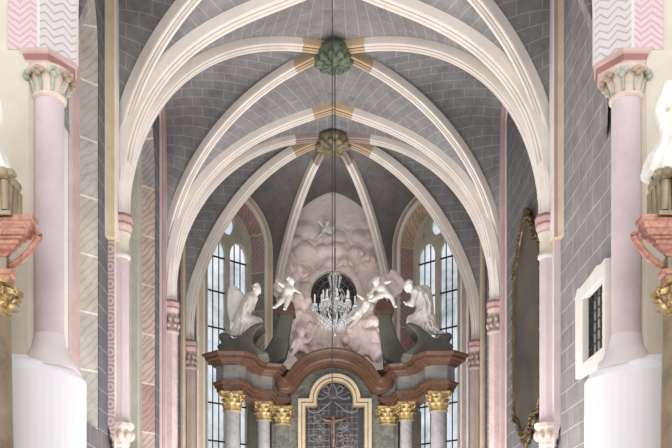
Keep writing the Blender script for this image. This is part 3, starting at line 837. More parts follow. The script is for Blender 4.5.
for mir in (False, True):
    for (x, y, r, ph) in ((-2.93, 26.2, .235, 'outer'), (-2.12, 27.7, .2, 'inner')):
        e = empty('column', ((2*CX-x if mir else x), y, 0), None, None); del_ = e.location.copy()
        child_e = e; e.parent = altar; e.location = del_-altar.location
        if 'label' in e: pass
        mb = MB(); mb.lathe((x, y, 0), [(r*1.05, R2(1.15)), (r*1.03, R2(2.2)), (r*.9, R2(4.85))], 26, 0)
        part(mb, 'shaft', ['marb_grey'], mir, e)
        mb = MB(); mb.lathe((x, y, 0), [(r*1.6, R2(.8)), (r*1.6, R2(.9)), (r*1.4, R2(.95)), (r*1.25, R2(1.03)), (r*1.35, R2(1.1)), (r*1.05, R2(1.18))], 26, 0)
        part(mb, 'base', ['gold'], mir, e)
        mb = MB(); corinthian(mb, x, y, R2(4.80), .56, r*1.08)
        part(mb, 'capital', ['gold'], mir, e, 'gilded leafy capital')
        mb = MB(); mb.box((x, y, R2(.8)/2), (r*3.4, r*3.4, R2(.8))); part(mb, 'pedestal', ['marb_red'], mir, e)
    # pilaster beside the picture
    mb = MB(); x = -1.60; mb.box((x, 28.75, (R2(4.84))/2), (.42, .62, R2(4.84)), 0); part(mb, 'pilaster', ['marb_green'], mir)
    mb = MB(); corinthian(mb, x, 28.5, R2(4.80), .56, .26, 0, 8); part(mb, 'pilaster_capital', ['gold'], mir, None, 'gilded pilaster capital')
    # side panel behind the inner column
    mb = MB(); mb.box((-2.2, 28.95, R2(5.3)/2), (1.0, .25, R2(5.3)), 0); part(mb, 'side_panel', ['marb_dark'], mir)
    # stepped and curved entablature
    pl = [(-3.42, 26.05), (-3.15, 25.78), (-2.68, 25.80), (-2.50, 26.05), (-2.47, 26.45), (-2.38, 26.85), (-2.16, 27.18), (-1.82, 27.30), (-1.76, 27.55), (-1.76, 28.0), (-1.36, 28.25), (-1.36, 28.95), (-2.5, 28.95), (-2.75, 27.6), (-3.3, 26.8)]
    mb = MB()
    moulded(mb, pl, [(ZC, -.05, 0), (ZC+.1, -.04, 0), (ZC+.11, .0, 0), (ZC+.19, .02, 0), (ZC+.21, .06, 0), (ZC+.27, .08, 0)])
    part(mb, 'architrave', ['marb_red'], mir, None, 'red-brown lower moulding of the entablature')
    mb = MB(); moulded(mb, pl, [(ZC+.27, -.03, 0), (ZC+.74, -.03, 0)]); part(mb, 'frieze', ['marb_frieze'], mir, None, 'grey marbled band between the mouldings')
    mb = MB()
    moulded(mb, pl, [(ZC+.73, -.02, 0), (ZC+.77, .04, 0), (ZC+.80, .06, 0), (ZC+.82, .11, 0), (ZC+.88, .15, 0), (ZC+.89, .25, 0), (ZC+.96, .26, 0), (ZC+.99, .30, 0), (ZC+1.04, .34, 0), (ZC+1.07, .34, 0)])
    part(mb, 'cornice', ['marb_red'], mir, None, 'projecting red-brown cornice')
    # attic block for the angel (outline measured, 1 m deep)
    def outl(px, Y, closed=True, n=4): return [(p.x, p.z) for p in catmull([Vector((X_(a, Y), 0, Z_(b, Y))) for a, b in px], n, closed)]
    o = plate('angel_plinth', [outl([(222, 351), (217, 346), (222, 341), (218, 336), (222, 332), (229, 334), (233, 338), (240, 335), (247, 329), (254, 324), (262, 322), (263, 325), (257, 330), (253, 337), (255, 344), (262, 349), (268, 353), (262, 356), (240, 355)], 26.0)],
              (0, 26.0, 0), (1, 0, 0), (0, 0, 1), .9, ['marb_dark'], None, 0, mir, .05)
    if mir: o.location.x += 2*CX
    child(o, altar)
    o = plate('scroll_upright', [outl([(280, 312), (292, 312), (291, 322), (289, 334), (288, 346), (284, 358), (270, 366), (262, 360), (263, 352), (268, 345), (273, 335), (277, 322)], 27.75)], (0, 27.75, 0), (1, 0, 0), (0, 0, 1), .55, ['marb_dark'], None, 0, mir, .06)
    if mir: o.location.x += 2*CX
    child(o, altar)
    o = plate('upright_cap', [outl([(277, 313), (278, 305), (282, 302), (287, 300), (292, 302), (294, 306), (294, 313)], 27.7, True, 3)], (0, 27.6, 0), (1, 0, 0), (0, 0, 1), .8, ['marb_dark' if False else 'marb_redd'], None, 0, mir, .04)
    if mir: o.location.x += 2*CX
    child(o, altar)
# central field and arched cornice
Y = 28.2
def arcpts(k=1):
    h = [(262, 372), (272, 377), (280, 384), (287, 385), (293, 378), (300, 369), (310, 361.5), (321, 357.5), (332.8, 356)]
    f = [(2*332.8-a, b) for a, b in reversed(h[:-1])]
    return catmull([at(a, b, Y-.25) for a, b in h+f], 5)
mb = MB()
sweep(mb, arcpts(), Vector((0, 1, 0)), [(.6, .24), (.1, .22), (.08, .16), (.02, .14), (-.03, .08), (-.12, .06), (-.14, -.02), (-.22, -.04), (-.25, -.10), (-.3, -.15), (-.3, -.19), (.6, -.21)], [0]*11, 1)
child(mb.build('arched_cornice', ['marb_red']), altar)['label'] = 'red-brown cornice bent up into an arch over the picture'
fld = [(272, 470), (272, 380), (285, 385), (292, 380), (300, 369), (310, 361.5), (321, 357.5), (332.8, 356)]
fld = [(X_(a, 28.6), Z_(b, 28.6)) for a, b in fld]; fld[0] = (fld[0][0], 1.0)
def mirx(l): return l+[(2*CX-a, b) for a, b in reversed(l) if abs(a-CX) > .01]
fr = [(300.5, 470), (300.5, 399), (309.5, 399), (310.5, 393), (314, 385.5), (319, 380), (325.5, 376.3), (332.8, 375)]
def fr_pts(ins, Yp):
    # frame outline: a rectangle with a narrower round head; ins = inset in metres
    s_ = Yp/FPX; w1 = 36.8*s_-ins; w0 = 25.5*s_-ins; zt = Z_(399, Yp)-ins; zc = Z_(399.5, Yp)
    l = [(CX-w1, 1.2), (CX-w1, zt), (CX-w0, zt)]
    for i in range(13):
        a = math.pi-math.pi/2*i/12
        zz = zc+(w0*math.sin(a))
        if zz > zt: l.append((CX+w0*math.cos(a), zz))
    return mirx(l)
child(plate('central_field', [mirx(fld), fr_pts(.2, 28.5)], (0, 28.5, 0), (1, 0, 0), (0, 0, 1), .5, ['marb_green']), altar)
for i, (a, b, fy, m_) in enumerate(((0, .1, .12, 'frame'), (.1, .13, .02, 'frame2'), (.13, .21, .07, 'frame'), (.21, .24, .0, 'frame2'))):
    o = plate('picture_frame', [fr_pts(a, 28.45), fr_pts(b, 28.45)], (0, 28.45-fy, 0), (1, 0, 0), (0, 0, 1), .1+fy, [m_], None, 0, False, .008); child(o, altar)
# dark leaded glass behind the crucifix
M['darkglass'] = stone('dark_leaded_glass', (30, 28, 35), .35, 3, .25, .2, 0, .5)
M['lead'] = stone('grey_lead_and_stone_ornament', (120, 114, 114), .2, 5, .6)
ipn = child(plate('leaded_panel', [fr_pts(.24, 28.45)], (0, 28.62, 0), (1, 0, 0), (0, 0, 1), .03, ['darkglass']), altar)
mb = MB(); yl = 28.59
def q(px, py): return (X_(px, yl), yl, Z_(py, yl))
for py in (404, 411, 417, 423, 429, 435, 441, 447):
    for sg in (-1, 1): mb.tube([q(332.8+sg*3, py+R.uniform(-.4, .4)), q(332.8+sg*25.5, py)], .012, 5)
for px in (309, 314, 319, 324, 329, 337, 342, 347, 352, 357): mb.tube([q(px, 405), q(px, 452)], .012, 5)
for sg in (-1, 1):
    mb.tube([(p.x, yl, p.z) for p in catmull([Vector(q(332.8+sg*a, b)) for a, b in ((1, 384), (5, 393), (10, 390), (8, 386), (4, 389), (5, 396), (12, 399), (17, 397))], 5)], .022, 5)
    mb.tube([(p.x, yl, p.z) for p in catmull([Vector(q(332.8+sg*a, b)) for a, b in ((2, 402), (8, 407), (15, 412), (22, 412), (25, 407), (22, 404), (20, 408))], 5)], .024, 5)
    for k in range(16):
        a_, b_ = R.uniform(5, 20), R.uniform(416, 450); r_ = R.uniform(2, 4.5)
        mb.tube([q(332.8+sg*a_+r_*math.cos(t*.7), b_+r_*math.sin(t*.7)) for t in range(R.choice((6, 8, 10)))], .016, 4)
for k in range(9):
    a = math.pi*k/8; mb.tube([q(332.8, 399), q(332.8+20*math.cos(a), 399-20*math.sin(a))] if k not in (0, 8) else [q(315, 399), q(351, 399)], .012, 4)
mb.build('lead_tracery', ['lead'], ipn)
# crucifix standing in front of it
M['wood_dark'] = stone('dark_wood', (70, 52, 42), .2, 4, .5)
M['flesh'] = stone('painted_wood_corpus', (120, 98, 84), .08, 5, .5)
Yc = 28.0; zc = Z_(418.5, Yc)
cr = empty('crucifix', (X_(332.8, Yc), Yc, R2(1.2)), 'small crucifix standing before the dark leaded panel of the altar', 'crucifix')
mb = MB(); xx = X_(332.8, Yc)
mb.box((xx, Yc, (R2(1.2)+Z_(411, Yc))/2), (.08, .06, Z_(411, Yc)-R2(1.2))); mb.box((xx, Yc, zc-.0), (.95, .05, .08)); child(mb.build('cross', ['wood_dark']), cr)
# ================= statues, clouds, chandelier, painting, side altars =================
def remesh(mb, name, mats, voxel, parent=None, smooth=6, fold=0., fscale=6., fdir=None, seed=0.):
    me = bpy.data.meshes.new('t'); me.from_pydata(mb.v, [], mb.f)
    o = bpy.data.objects.new('t', me); COL.objects.link(o)
    md = o.modifiers.new('r', 'REMESH'); md.mode = 'VOXEL'; md.voxel_size = voxel
    sm = o.modifiers.new('s', 'SMOOTH'); sm.iterations = smooth; sm.factor = .5
    bpy.context.view_layer.update(); dg = bpy.context.evaluated_depsgraph_get()
    nm = bpy.data.meshes.new_from_object(o.evaluated_get(dg)); bpy.data.objects.remove(o); bpy.data.meshes.remove(me)
    nm.name = name
    if fold:
        for v in nm.vertices:
            p = v.co*fscale+Vector((seed, seed*.7, 0))
            if fdir: p = Vector((p.dot(fdir[0]), p.dot(fdir[1]), p.dot(fdir[2])*.35))
            v.co += v.normal*fold*(noise.noise(p)+.5*noise.noise(p*2.3))
    nm.shade_smooth()
    a = np.array([tuple(v.co) for v in nm.vertices]); c = Vector((float((a[:, 0].min()+a[:, 0].max())/2), float((a[:, 1].min()+a[:, 1].max())/2), float(a[:, 2].min())))
    nm.transform(Matrix.Translation(-c)); ob = link(nm, name, None, mats if isinstance(mats, list) else [mats]); ob.location = c
    for p in nm.polygons: p.use_smooth = True; p.material_index = 0
    if parent is not None: child(ob, parent)
    return ob
def cap(mb, pts, rad):
    """tapered limb through points, rounded at every joint"""
    for (p, q), (r0, r1) in zip(zip(pts[:-1], pts[1:]), zip(rad[:-1], rad[1:])):
        mb.tube([p, q], [r0, r1], 10)
    for p, r in zip(pts, rad): mb.ball(p, r, 0, 10, 6)
def head(mb, c, r, face, hair=True):
    """skull, jaw, nose, brows, ears and curls; face = direction the face looks"""
    c = Vector(c); f = Vector(face).normalized(); s_ = f.cross(Vector((0, 0, 1)))
    s_ = s_.normalized() if s_.length > .01 else Vector((1, 0, 0)); u = s_.cross(f).normalized()
    rot = Matrix((s_, f, u)).transposed()
    mb.ball(c, (r*.82, r*.95, r*1.05), 0, 14, 10, rot)
    mb.ball(c+f*r*.35-u*r*.5, (r*.55, r*.6, r*.5), 0, 10, 7, rot)
    mb.tube([c+f*r*.85+u*r*.15, c+f*r*1.12-u*r*.2], [r*.1, r*.17], 6)
    mb.ball(c+f*r*.9-u*r*.5, (r*.25, r*.12, r*.1), 0, 7, 5, rot)
    for e in (-1, 1):
        mb.ball(c+s_*e*r*.82-u*r*.08, (r*.12, r*.2, r*.25), 0, 7, 5, rot)
        mb.ball(c+f*r*.78+s_*e*r*.34+u*r*.22, (r*.26, r*.12, r*.1), 0, 7, 5, rot)
    if hair:
        for k in range(34):
            a = R.uniform(0, 6.28); b = R.uniform(.0, 1.3)
            d = (s_*math.cos(a)+f*math.sin(a)*(.8 if math.sin(a) < 0 else .45))*math.cos(b)+u*math.sin(b)
            mb.ball(c+d*r*1.02-f*r*.12+u*r*.05, r*.26, 0, 7, 5)
def hand(mb, wrist, tip, r, spread):
    """palm, four fingers and a thumb"""
    w_, t_ = Vector(wrist), Vector(tip); d = (t_-w_); L = d.length; d.normalize(); sp = Vector(spread).normalized(); nn = d.cross(sp)
    mb.ball(w_+d*L*.3, r*1.05, 0, 8, 5)
    for k, ln in enumerate((.85, 1., .95, .75)):
        o = sp*(k-1.5)*r*.5; b = w_+d*L*.4+o
        mb.tube([b, b+d*L*.35*ln, b+d*L*.6*ln+nn*r*.35], [r*.3, r*.27, r*.2], 6)
    mb.tube([w_+d*L*.15-sp*r*.8, w_+d*L*.5-sp*r*1.5], [r*.33, r*.24], 6)
def wing(name, outline, Y, parent, thick=.07, root=None, rows=7):
    mb = MB(); pts = catmull([at(a, b, Y) for a, b in outline], 5, True)
    c = sum(pts, Vector())/len(pts); rt = at(root[0], root[1], Y)
    for k, p in enumerate(pts):
        mid = rt.lerp(p, .55)
        mb.tube([rt, mid+Vector((0, -thick*.5, 0)), rt.lerp(p, .97)], [thick*.5, thick*.62, thick*.3], 6)
    for p in pts: mb.ball(rt.lerp(p, .5), (.1, thick*.6, .1), 0, 7, 5)
    return remesh(mb, name, 'figure', .022, parent, 2)
def fig(name, label, cat, group, mb, voxel=.026, fold=.012, fscale=7., seed=0., mat='figure', smooth=3):
    o = remesh(mb, name, mat, voxel, None, smooth, fold, fscale, (Vector((1, 0, .3)), Vector((0, 1, 0)), Vector((-.3, 0, 1))), seed)
    return tag(o, label, cat, group)
V = Vector
def P(px, py, Y=0.): return at(px, py, Y)
# kneeling angels
Ya = 26.5
mb = MB()
head(mb, P(256.3, 290, Ya-.02), .155, (.75, -.35, -.55))
cap(mb, [P(254.5, 294, Ya), P(252, 298, Ya)], [.09, .11])
cap(mb, [P(251, 299, Ya), P(247.5, 306, Ya), P(244.5, 313, Ya), P(243.5, 318.5, Ya)], [.2, .225, .21, .27])
for e in (-1, 1):
    cap(mb, [P(250.5, 299, Ya+e*.2), P(248.5 if e < 0 else 250, 308, Ya+e*.27), P(254.2, 304.5, Ya+e*.06)], [.1, .085, .055])
    hand(mb, P(254, 304.7, Ya+e*.04), P(256.8, 301, Ya+e*.03), .045, (0, 1, 0))
    cap(mb, [P(244, 319, Ya+e*.13), P(257, 324 if e < 0 else 322.5, Ya+e*.16)], [.22, .15])
    cap(mb, [P(256, 325, Ya+e*.15), P(245, 330, Ya+e*.14), P(236, 334, Ya+e*.14)], [.14, .13, .09])
    mb.ball(P(233, 334.5, Ya+e*.14), (.14, .06, .06), 0, 8, 5)
for a, b, r in ((240, 322, .22), (244, 327, .23), (238, 329, .18), (234, 332, .12), (251, 327, .15), (248, 322, .24)): mb.ball(P(a, b, Ya), r)
for a0, b0, a1, b1, a2, b2 in ((252, 298, 247, 309, 241, 320), (249, 297, 244, 308, 243, 316), (246, 314, 250, 320, 257, 322), (243, 316, 249, 325, 255, 330), (241, 319, 243, 327, 240, 335), (247, 320, 248, 327, 246, 334), (252, 323, 252, 328, 250, 333)):
    cap(mb, [P(a0, b0, Ya-.24), P(a1, b1, Ya-.29), P(a2, b2, Ya-.27)], [.035, .045, .04])
ang = fig('angel_statue', 'white kneeling angel with raised wing and praying hands, left of the cloud relief', 'statue', 'kneeling angels on the altar', mb, .019, .035, 7, 1, 'figure', 2)
wing('wing', [(243, 297), (238, 288.5), (233, 285), (228.5, 287.5), (226.5, 298), (227, 310), (229, 321), (232.5, 321.5), (236.5, 315), (240, 308), (244, 304)], Ya+.16, ang, .08, (242.5, 300))
mb = MB()
head(mb, P(408.8, 286.5, Ya-.02), .155, (-.8, -.3, -.5))
cap(mb, [P(411.5, 290.5, Ya), P(414.5, 293, Ya)], [.09, .13])
cap(mb, [P(419, 292.5, Ya), P(423, 299, Ya), P(424.5, 307, Ya), P(423.5, 315, Ya)], [.2, .25, .23, .28])
for e in (-1, 1):
    cap(mb, [P(416, 292, Ya+e*.22), P(412.5, 304 if e < 0 else 301, Ya+e*.25), P(406.5, 304, Ya+e*.06)], [.11, .085, .055])
    hand(mb, P(406.8, 304, Ya+e*.04), P(403.5, 301.5, Ya+e*.03), .045, (0, 1, 0))
    cap(mb, [P(423, 316, Ya+e*.13), P(411.5, 322 if e < 0 else 320, Ya+e*.16)], [.23, .15])
    cap(mb, [P(413, 323, Ya+e*.15), P(424, 328, Ya+e*.14), P(436, 332, Ya+e*.14)], [.15, .14, .09])
    mb.ball(P(440, 332.5, Ya+e*.14), (.14, .06, .06), 0, 8, 5)
for a0, b0, a1, b1, a2, b2 in ((421, 291, 425, 302, 424, 314), (426, 294, 430, 304, 429, 315), (424, 314, 418, 319, 411, 322), (426, 317, 421, 324, 415, 328), (428, 318, 428, 325, 432, 331), (424, 320, 423, 327, 424, 332), (431, 320, 434, 327, 438, 331)):
    cap(mb, [P(a0, b0, Ya-.25), P(a1, b1, Ya-.3), P(a2, b2, Ya-.27)], [.035, .045, .04])
for a, b, r in ((428, 320, .24), (421, 325, .24), (430, 327, .2), (435, 330, .13), (417, 321, .22)): mb.ball(P(a, b, Ya), r)
ang = fig('angel_statue', 'white kneeling angel bowed towards the centre with folded wing, right of the cloud relief', 'statue', 'kneeling angels on the altar', mb, .019, .035, 7, 5, 'figure', 2)
wing('wing', [(419, 288), (424, 284.5), (430, 287), (433, 296), (434, 308), (434.5, 321), (431.5, 318), (428, 306), (423, 297)], Ya+.2, ang, .07, (424, 292))

def putto(name, label, Y, J, r=.12, group='putti among the clouds', wings=None, drape=None, face=(0, -1, -.1), mat='figure', fold=.008):
    """J: head, neck, hip, arms [[..],[..]], legs [[..],[..]] in photo pixels"""
    mb = MB(); head(mb, P(*J['head'], Y-.05), r, face)
    cap(mb, [P(*J['neck'], Y), P((J['neck'][0]+J['hip'][0])/2, (J['neck'][1]+J['hip'][1])/2, Y-.03), P(*J['hip'], Y)], [r*.95, r*1.25, r*1.15])
    for k, a in enumerate(J['arms']):
        pts = [P(x, y, Y-.06*i) for i, (x, y) in enumerate(a)]
        cap(mb, pts, [r*.55, r*.46, r*.34][:len(pts)]); d = (pts[-1]-pts[-2]).normalized()
        hand(mb, pts[-1], pts[-1]+d*r*.9, r*.33, (0, 1, .2))
    for k, a in enumerate(J['legs']):
        pts = [P(x, y, Y-.05*i-.05*k) for i, (x, y) in enumerate(a)]
        cap(mb, pts, [r*.82, r*.62, r*.38][:len(pts)]); d = (pts[-1]-pts[-2]).normalized()
        mb.ball(pts[-1]+Vector((d.x, -.3, d.z*.4))*r*.5, (r*.5, r*.45, r*.3), 0, 8, 5)
    for q_ in (drape or []): mb.ball(P(q_[0], q_[1], Y+.05), q_[2])
    o = fig(name, label, 'statue', group, mb, .02 if r > .1 else .017, fold, 9, R.random()*9, mat, 2)
    if wings:
        for w_ in wings: wing('wing', w_[1:], Y+.14, o, .05, w_[0])
    return o
putto('putto_statue', 'white putto perched on the left scroll upright, one arm stretched to the right', 27.6,
      dict(head=(291.2, 281), neck=(289.5, 286), hip=(287.5, 295.5), arms=[[(291.5, 286), (295, 289.5), (298.5, 291.5)], [(286.5, 286), (283, 286), (280.5, 284)]], legs=[[(286.5, 297), (281.5, 301), (275.5, 307)], [(288.5, 297.5), (287, 303), (285.2, 308.5)]]), .135, face=(.6, -.7, -.1),
      wings=[[(286, 288), (284, 284), (279, 281), (276, 285), (277, 291), (281, 293)]], drape=[(286, 292, .1), (284, 295, .08)])
putto('putto_statue', 'white putto sprawled over the right scroll upright, legs hanging to the right', 27.6,
      dict(head=(376.2, 281.5), neck=(378.8, 286), hip=(384, 292), arms=[[(376.8, 286), (373, 290), (370, 294)], [(380.5, 285), (384, 283), (388, 282)]], legs=[[(385.5, 293), (391.5, 297), (395, 306)], [(383, 294), (377.5, 297), (372, 300)]]), .135, face=(-.6, -.7, -.2),
      drape=[(381, 296, .09), (387, 296, .08)])
putto('putto_statue', 'small pale putto flying above the left perched putto, beside the steep rib', 29.5,
      dict(head=(300.5, 268.5), neck=(297.5, 273), hip=(294.5, 280), arms=[[(299, 273.5), (303, 276), (306, 274.5)], [(295.5, 272), (292, 270), (291, 266)]], legs=[[(294, 281), (291, 285.5), (288, 289)], [(295, 282), (297.5, 286), (296, 291)]]), .12, mat='stucco', face=(.5, -.8, 0))
putto('putto_statue', 'pale putto seated in the cloud at the lower left, just above the arched cornice', 28.3,
      dict(head=(302, 332), neck=(300.5, 338), hip=(299, 346), arms=[[(302.5, 338.5), (307, 342), (310.5, 339)], [(298, 338), (294.5, 342), (292, 346)]], legs=[[(299.5, 347.5), (305, 350), (309, 354)], [(297.5, 347), (295, 351), (291.5, 355.5)]]), .14, mat='stucco', face=(.2, -.9, -.1), drape=[(303, 348, .12)])
putto('flying_angel', 'slender white angel flying diagonally below the right perched putto, legs trailing to the lower left', 28.1,
      dict(head=(371.5, 295.5), neck=(369, 300), hip=(364.2, 308.5), arms=[[(371, 300), (376, 301), (380, 298)], [(367, 300), (363, 299), (359, 296)]], legs=[[(364, 309.5), (358, 318), (351.5, 326)], [(362.5, 309), (356, 314), (350, 320)]]), .12, drape=[(365, 306, .14), (360, 313, .1), (368, 304, .12)], face=(.3, -.9, .3), fold=.02)
putto('flying_angel', 'little white winged figure leaping high on the pink relief, under its pointed top', 30.55,
      dict(head=(327.5, 223), neck=(326, 226.5), hip=(323.5, 232.5), arms=[[(327.5, 227), (331.5, 229), (334.5, 226.5)], [(324.5, 227), (321.5, 225), (319.5, 221.5)]], legs=[[(323, 233.5), (319, 235.5), (315.5, 239.5)], [(324, 234), (323.5, 238), (321.5, 242)]]), .085, face=(-.3, -.9, -.2), drape=[(322, 233, .08), (319, 235, .05)],
      wings=[[(327, 228), (330, 224), (334, 222.5), (335.5, 227), (334, 234), (330, 233)]])
def cherub(px, py, Y, r, label, mat='stucco'):
    mb = MB(); head(mb, P(px, py, Y), r, (0, -1, -.15))
    s_ = r*.9
    for e in (-1, 1):
        for k in range(5):
            a = -.5+k*.38; p0 = P(px, py, Y+.03)+V((e*r*.7, 0, -r*.5))
            mb.tube([p0, p0+V((e*math.cos(a), .0, math.sin(a)))*r*1.1, p0+V((e*math.cos(a), .05, math.sin(a)))*r*(1.9-.12*k)], [r*.25, r*.24, r*.1], 6)
    o = fig('cherub_head', label, 'carving', 'winged cherub heads', mb, .02, .004, 9, 1, mat, 2); return o
cherub(356.3, 251.5, 30.6, .13, 'round cherub head high on the right half of the pink relief', 'relief')
cherub(368, 258, 30.5, .12, 'cherub head at the right edge of the pink relief near the steep rib', 'relief')
cherub(345.5, 262, 30.55, .13, 'cherub head just above the round window, on its right', 'relief')
cherub(376, 321.5, 27.95, .15, 'winged cherub head in the lower right cloud')
# swelling stucco clouds
def cloud(label, Y, puffs, seed, mat='stucco', n=6):
    mb = MB(); R2_ = random.Random(seed)
    for x, y, r in puffs:
        mb.ball(P(x, y, Y), (r, r*.6, r*.85))
        for k in range(n):
            a = R2_.uniform(0, 6.28); mb.ball(P(x, y, Y)+V((math.cos(a)*r*.75, -r*.5, math.sin(a)*r*.62)), r*R2_.uniform(.28, .42), 0, 9, 6)
    o = fig('stucco_cloud', label, 'stucco cloud', 'stucco clouds', mb, .032, .05, 4.5, seed, mat, 2); return o
cloud('pink stucco cloud left of the round window, reaching down to the arched cornice', 28.9, [(300, 303, .33), (296, 314, .36), (303, 322, .42), (296, 333, .4), (306, 334, .42), (297, 345, .38), (308, 346, .42), (303, 353, .3)], 3)
cloud('pink stucco cloud below the round window, in the middle above the arch', 28.85, [(318, 334, .4), (328, 338, .4), (338, 336, .42), (348, 336, .38), (322, 346, .4), (334, 347, .42), (346, 346, .4)], 9)
cloud('pink stucco cloud on the right with a bulging white lobe over the cornice', 28.5, [(362, 318, .38), (371, 315, .36), (380, 320, .36), (384, 328, .28), (370, 328, .42), (360, 332, .42), (356, 342, .42), (368, 340, .4), (373, 349, .36), (376, 354, .3), (371, 344, .34), (362, 348, .36)], 15)
cloud('round pinkish cloud behind the right perched putto, against the window band', 28.6, [(391, 280, .3), (395, 285, .28), (387, 286, .26), (394, 291, .22), (385, 279, .18)], 21)
cloud('small pinkish cloud behind the left perched putto', 28.4, [(281, 287, .26), (284, 294, .24), (279, 293, .2), (288, 300, .2)], 27)
# the pale pink relief on the back wall
def relief():
    rr = random.Random(11); puffs = []
    for k in range(75):
        x = rr.uniform(-1.6, 1.6); z = rr.uniform(8.0, 12.3); puffs.append((x, z, rr.uniform(.14, .36)))
    pit = opening(1.74, 6.5, EYE+11.0, .55); mb = MB(); rows = []; uv = []
    ztop = max(z for _, z in pit)-.02; nz_, nx = 170, 90
    def halfw(z):
        if z <= EYE+11.0: return 1.74
        r_ = 1.74+.55; return max(.005, math.sqrt(max(0, r_*r_-(z-EYE-11.0)**2))-.55)
    for i in range(nz_+1):
        z = 7.5+(ztop-7.5)*i/nz_; hw = halfw(z); row = []
        for j in range(nx+1):
            x = -hw+2*hw*j/nx; d = 0
            for a, b, r_ in puffs:
                q_ = math.hypot((x-a)*.85, z-EYE-b)
                if q_ < r_: d = max(d, .3*r_/.3*math.sqrt(max(0, 1-(q_/r_)**2)))
                elif q_ < r_*1.3: d = max(d, .03+.09*math.sin(math.pi*(q_-r_)/(r_*.3)))
            fade = min(1, max(0, (EYE+12.3-z)/.8)); d = d*fade+.05*noise.noise(V((x*1.6, z*1.6, 3)))+.02*noise.noise(V((x*5, z*9, 1)))
            row.append(V((x, YB-.04-max(0, d), z)))
        rows.append(row)
    cx, cz = .05, EYE+9.65; vs_ = [p for r_ in rows for p in r_]; m_ = nx+1; fs = []
    for i in range(nz_):
        for j in range(nx):
            p = vs_[i*m_+j]
            if ((p.x-cx)/.82)**2+((p.z-cz)/.86)**2 < 1: continue
            fs.append((i*m_+j, i*m_+j+1, (i+1)*m_+j+1, (i+1)*m_+j))
    mb.add(vs_, fs, 0, None, True)
    o = mb.build('cloud_relief', ['relief']); tag(o, 'pale pink plaster relief of swirling clouds filling the pointed back wall', 'relief'); return o
relief()
# round window behind the chandelier
cx, cz = .05, EYE+9.65
n_ = 48
def circ(r, rz=None): return [(cx+r*math.cos(2*math.pi*i/n_), cz+(rz or r)*math.sin(2*math.pi*i/n_)) for i in range(n_)]
win_n[0] += 1
rw = struct(plate('window_%d' % win_n[0], [circ(.98, 1.02), circ(.79, .83)], (0, YB-.22, 0), (1, 0, 0), (0, 0, 1), .3, ['relief'], None, 0, False, .03))
M['ovalglass'] = stone('dark_stained_glass', (52, 52, 56), .5, 4, .3, .1)
plate('pane', [circ(.83, .86)], (0, YB+.1, 0), (1, 0, 0), (0, 0, 1), .02, ['ovalglass'], rw)
mb = MB(); yy = YB+.05
for r_ in (.74, .56, .36): mb.tube([(cx+r_*math.cos(a*.262), yy, cz+r_*1.04*math.sin(a*.262)) for a in range(25)], .018, 5)
for k in range(20): a = k*math.pi/10; mb.tube([(cx+.56*math.cos(a), yy, cz+.56*math.sin(a)), (cx+.78*math.cos(a), yy, cz+.8*math.sin(a))], .016, 5)
for k in range(8): a = k*math.pi/4; mb.tube([(cx, yy, cz), (cx+.56*math.cos(a), yy, cz+.56*math.sin(a))], .014, 5)
mb.build('lead_bars', ['lead'], rw)

# ---- chandelier ----
cm = NT('cut_crystal', .12, 0, .9); cm.b.inputs['Transmission Weight'].default_value = .35; M['crystal'] = cm.done((226, 228, 230))
M['silver'] = stone('tarnished_silver', (176, 174, 172), .12, 8, .3, .05, .7, .5)
M['candle'] = stone('white_wax_candle', (240, 238, 234), .01, 3, .5, 0)
M['steel'] = stone('dark_cable', (60, 56, 58), .05, 3, .5, 0, .3)
hx, hy = .035, 22.17; zt_, zb_ = EYE+7.55, EYE+5.92
ch = empty('chandelier', (hx, hy, zb_), 'crystal chandelier with white candles hanging before the round window', 'chandelier')
mb = MB()
mb.lathe((hx, hy, zb_), [(.0, .0), (.035, .03), (.05, .08), (.02, .13), (.03, .2), (.09, .3), (.12, .4), (.06, .5), (.03, .56), (.05, .66), (.08, .74), (.05, .84), (.02, .9), (.02, 1.2), (.04, 1.26), (.02, 1.32), (.02, 1.5), (.05, 1.54), (.01, 1.63)], 14)
child(mb.build('stem', ['silver']), ch)
mb = MB()
for k in range(10):
    a = k*math.pi/5; c_, s_ = math.cos(a), math.sin(a)
    mb.tube([(hx+c_*r_, hy+s_*r_, EYE+z_) for r_, z_ in ((.02, 7.48), (.13, 7.46), (.17, 7.38), (.12, 7.33))], .012, 5)
    for j in range(5): mb.ball((hx+c_*(.15-.01*j), hy+s_*(.15-.01*j), EYE+7.36-.05*j), (.016, .016, .022), 0, 6, 4)
child(mb.build('crown', ['crystal']), ch)
zc_ = EYE+6.70; NA = 12
